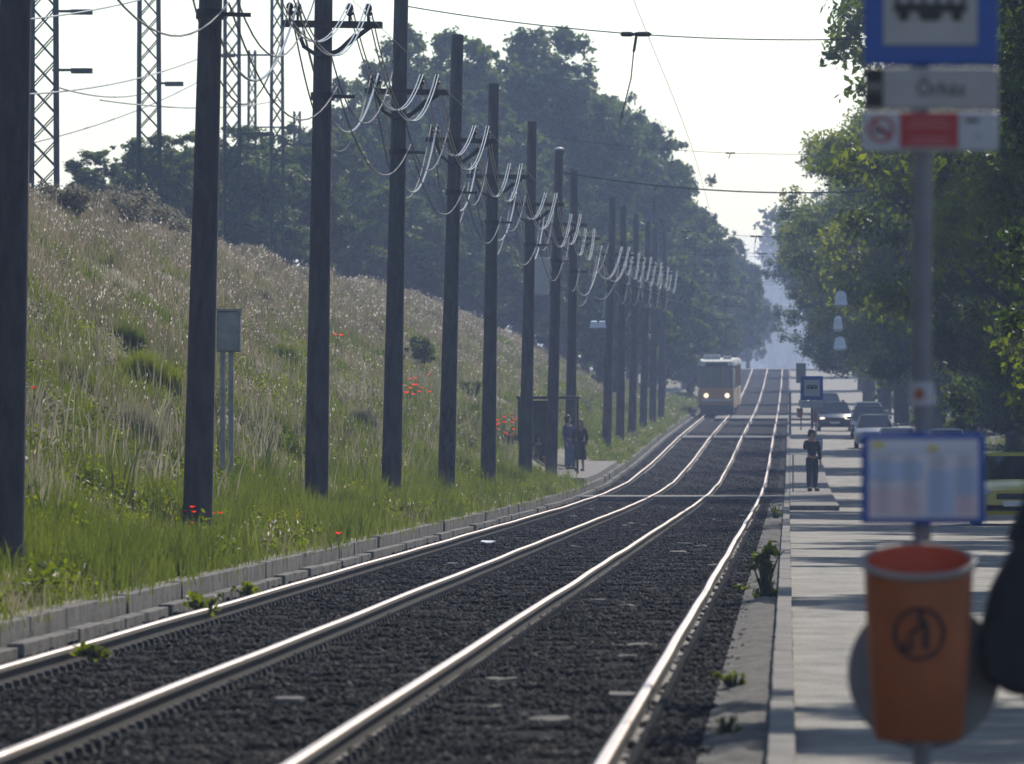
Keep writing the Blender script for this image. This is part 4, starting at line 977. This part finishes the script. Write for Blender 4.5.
# ------------------------------------------------------------------ far buildings beyond the crest
wall=mat('far_wall',(.40,.38,.36),(.52,.50,.47),.4,.8); rfm=mat('far_roof',(.22,.12,.09),(.30,.17,.12),.6,.8); gl=mat('far_window',(.05,.06,.07),(.08,.09,.10),2,.2)
for (x0,x1,ytop,s,lab) in ((737,762,338,6.9,'left hazy low house beyond the crest'),(764,789,330,6.3,'middle hazy house with a pitched roof beyond the crest'),(790,812,322,6.7,'right hazy house beyond the crest')):
    y=F/s; X=((x0+x1)/2-VX)/s; w=(x1-x0)/s; g=float(zg(y))-.5; h=H0-(ytop-VY)/s-g
    t=thing('house',(X,y,g),lab,'house','hazy houses beyond the crest')
    MB().box((0,0,h*.36),(w,9,h*.72)).build('wall',wall,t)
    MB().loft([[(-w/2-.3,-4.9,h*.72),(w/2+.3,-4.9,h*.72),(w/2+.3,4.9,h*.72),(-w/2-.3,4.9,h*.72)],[(-w/2-.3,-.1,h),(w/2+.3,-.1,h),(w/2+.3,.1,h),(-w/2-.3,.1,h)]]).build('roof',rfm,t)
    for fl in range(int(h*.72/3)):
        for k in range(3): MB().box(((k-1)*w*.28,-4.52,1.8+fl*3),(.9,.1,1.4)).build('window',gl,t)
# litter on the ballast
for (xi,yi,wp,hp,lab,m) in ((487,543,18,7,'crumpled white paper on the ballast of the left track','sign_white'),(289,699,34,6,'flat pale board lying between the two tracks','kerb_light'),(598,600,18,5,'pale scrap lying on the right track','kerb_light')):
    s_=(yi-VY)/(H0+.12); X,y=(xi-VX)/s_,F/s_; t=thing('litter',(X,y,-.125),lab,'litter')
    w=wp/s_; mb=MB(); n=8
    top=[(w/2*math.cos(a)*random.uniform(.8,1.1),w*1.1*math.sin(a)*random.uniform(.7,1.1),.012+random.uniform(0,.04 if 'paper' in lab else .004)) for a in np.linspace(0,6.28,n,endpoint=False)]
    mb.loft([[(a,b,-.01) for a,b,c in top],top]); mb.build('scrap',M[m],t)
# pale limestone patches between the rails
pm=MB()
for k in range(36):
    y=random.uniform(50,230); X=random.choice([random.uniform(-2.1,-1.0),random.uniform(-3.4,-2.4),random.uniform(-4.9,-3.7)]) if y>90 else random.uniform(-2.1,-1.0)
    r=random.uniform(.05,.16); ring_=[(X+r*math.cos(a)*random.uniform(.6,1.2),y+r*3*math.sin(a)*random.uniform(.6,1.2)) for a in np.linspace(0,6.28,9,endpoint=False)]
    z=float(zg(y))-.118; pm.loft([[(a,b,z-.05) for a,b in ring_],[(a,b,z+random.uniform(-.006,.01)) for a,b in ring_]])
tag(pm.build('pale_spilled_mortar',M['kerb']),'pale mortar patches and flat stones scattered in the ballast','mortar patches',kind='stuff')

# ------------------------------------------------------------------ haze
hz=MB().box((0,1440,22.5),(1340,2970,52)).v
me=MB(); me.box((0,1440,24),(1340,2970,54)); ho=me.build('haze',M['wire'])
hm=bpy.data.materials.new('haze'); hm.use_nodes=True; N=hm.node_tree.nodes; N.clear()
out=N.new('ShaderNodeOutputMaterial'); v=N.new('ShaderNodeVolumePrincipled'); v.inputs['Density'].default_value=.00037; v.inputs['Color'].default_value=(.50,.64,1,1); v.inputs['Anisotropy'].default_value=.25
hm.node_tree.links.new(v.outputs[0],out.inputs['Volume']); ho.data.materials.clear(); ho.data.materials.append(hm); ho['kind']='stuff'

sm=MB().box((0,1080,13),(110,400,20)).build('smoke',M['wire'])
smm=bpy.data.materials.new('smoke'); smm.use_nodes=True; N=smm.node_tree.nodes; N.clear()
out=N.new('ShaderNodeOutputMaterial'); v=N.new('ShaderNodeVolumePrincipled'); v.inputs['Density'].default_value=.0026; v.inputs['Color'].default_value=(.70,.80,1,1); v.inputs['Anisotropy'].default_value=.3
smm.node_tree.links.new(v.outputs[0],out.inputs['Volume']); sm.data.materials.clear(); sm.data.materials.append(smm)
tag(sm,'pale blue smoke drifting over the far end of the street beyond the crest','smoke',kind='stuff')

# ------------------------------------------------------------------ camera, light
cam=bpy.data.cameras.new('Camera'); co=bpy.data.objects.new('Camera',cam); COL.objects.link(co); scene.camera=co
co.location=(0,0,H0); co.rotation_euler=(R(90),0,0); cam.sensor_width=36; cam.lens=F/1024*36
cam.shift_x=(512-VX)/1024; cam.shift_y=(VY-382)/1024; cam.clip_end=6000; cam.clip_start=.5
cam.dof.use_dof=True; cam.dof.focus_distance=140; cam.dof.aperture_fstop=8.5
SE,SA=36,17     # sun elevation, azimuth to the right of the view
sd=Vector((math.sin(R(SA))*math.cos(R(SE)),math.cos(R(SA))*math.cos(R(SE)),math.sin(R(SE))))
sl=bpy.data.lights.new('Sun','SUN'); sl.energy=5.0; sl.angle=R(.6); sl.color=(1,.93,.82); so=bpy.data.objects.new('Sun',sl); COL.objects.link(so)
so.rotation_euler=sd.to_track_quat('Z','Y').to_euler()
wd=bpy.data.worlds.new('World'); scene.world=wd; wd.use_nodes=True; N=wd.node_tree.nodes; L=wd.node_tree.links
sky=N.new('ShaderNodeTexSky'); sky.sky_type='NISHITA'; sky.sun_disc=False; sky.sun_elevation=R(SE); sky.sun_rotation=R(SA); sky.dust_density=.3; sky.air_density=1.0
L.new(sky.outputs[0],N['Background'].inputs[0]); N['Background'].inputs[1].default_value=.13
scene.view_settings.view_transform='Standard'; scene.view_settings.look='None'; scene.view_settings.exposure=-.05; scene.view_settings.gamma=1
scene.render.engine='CYCLES'; scene.cycles.volume_bounces=1; scene.cycles.max_bounces=6; scene.cycles.transparent_max_bounces=6
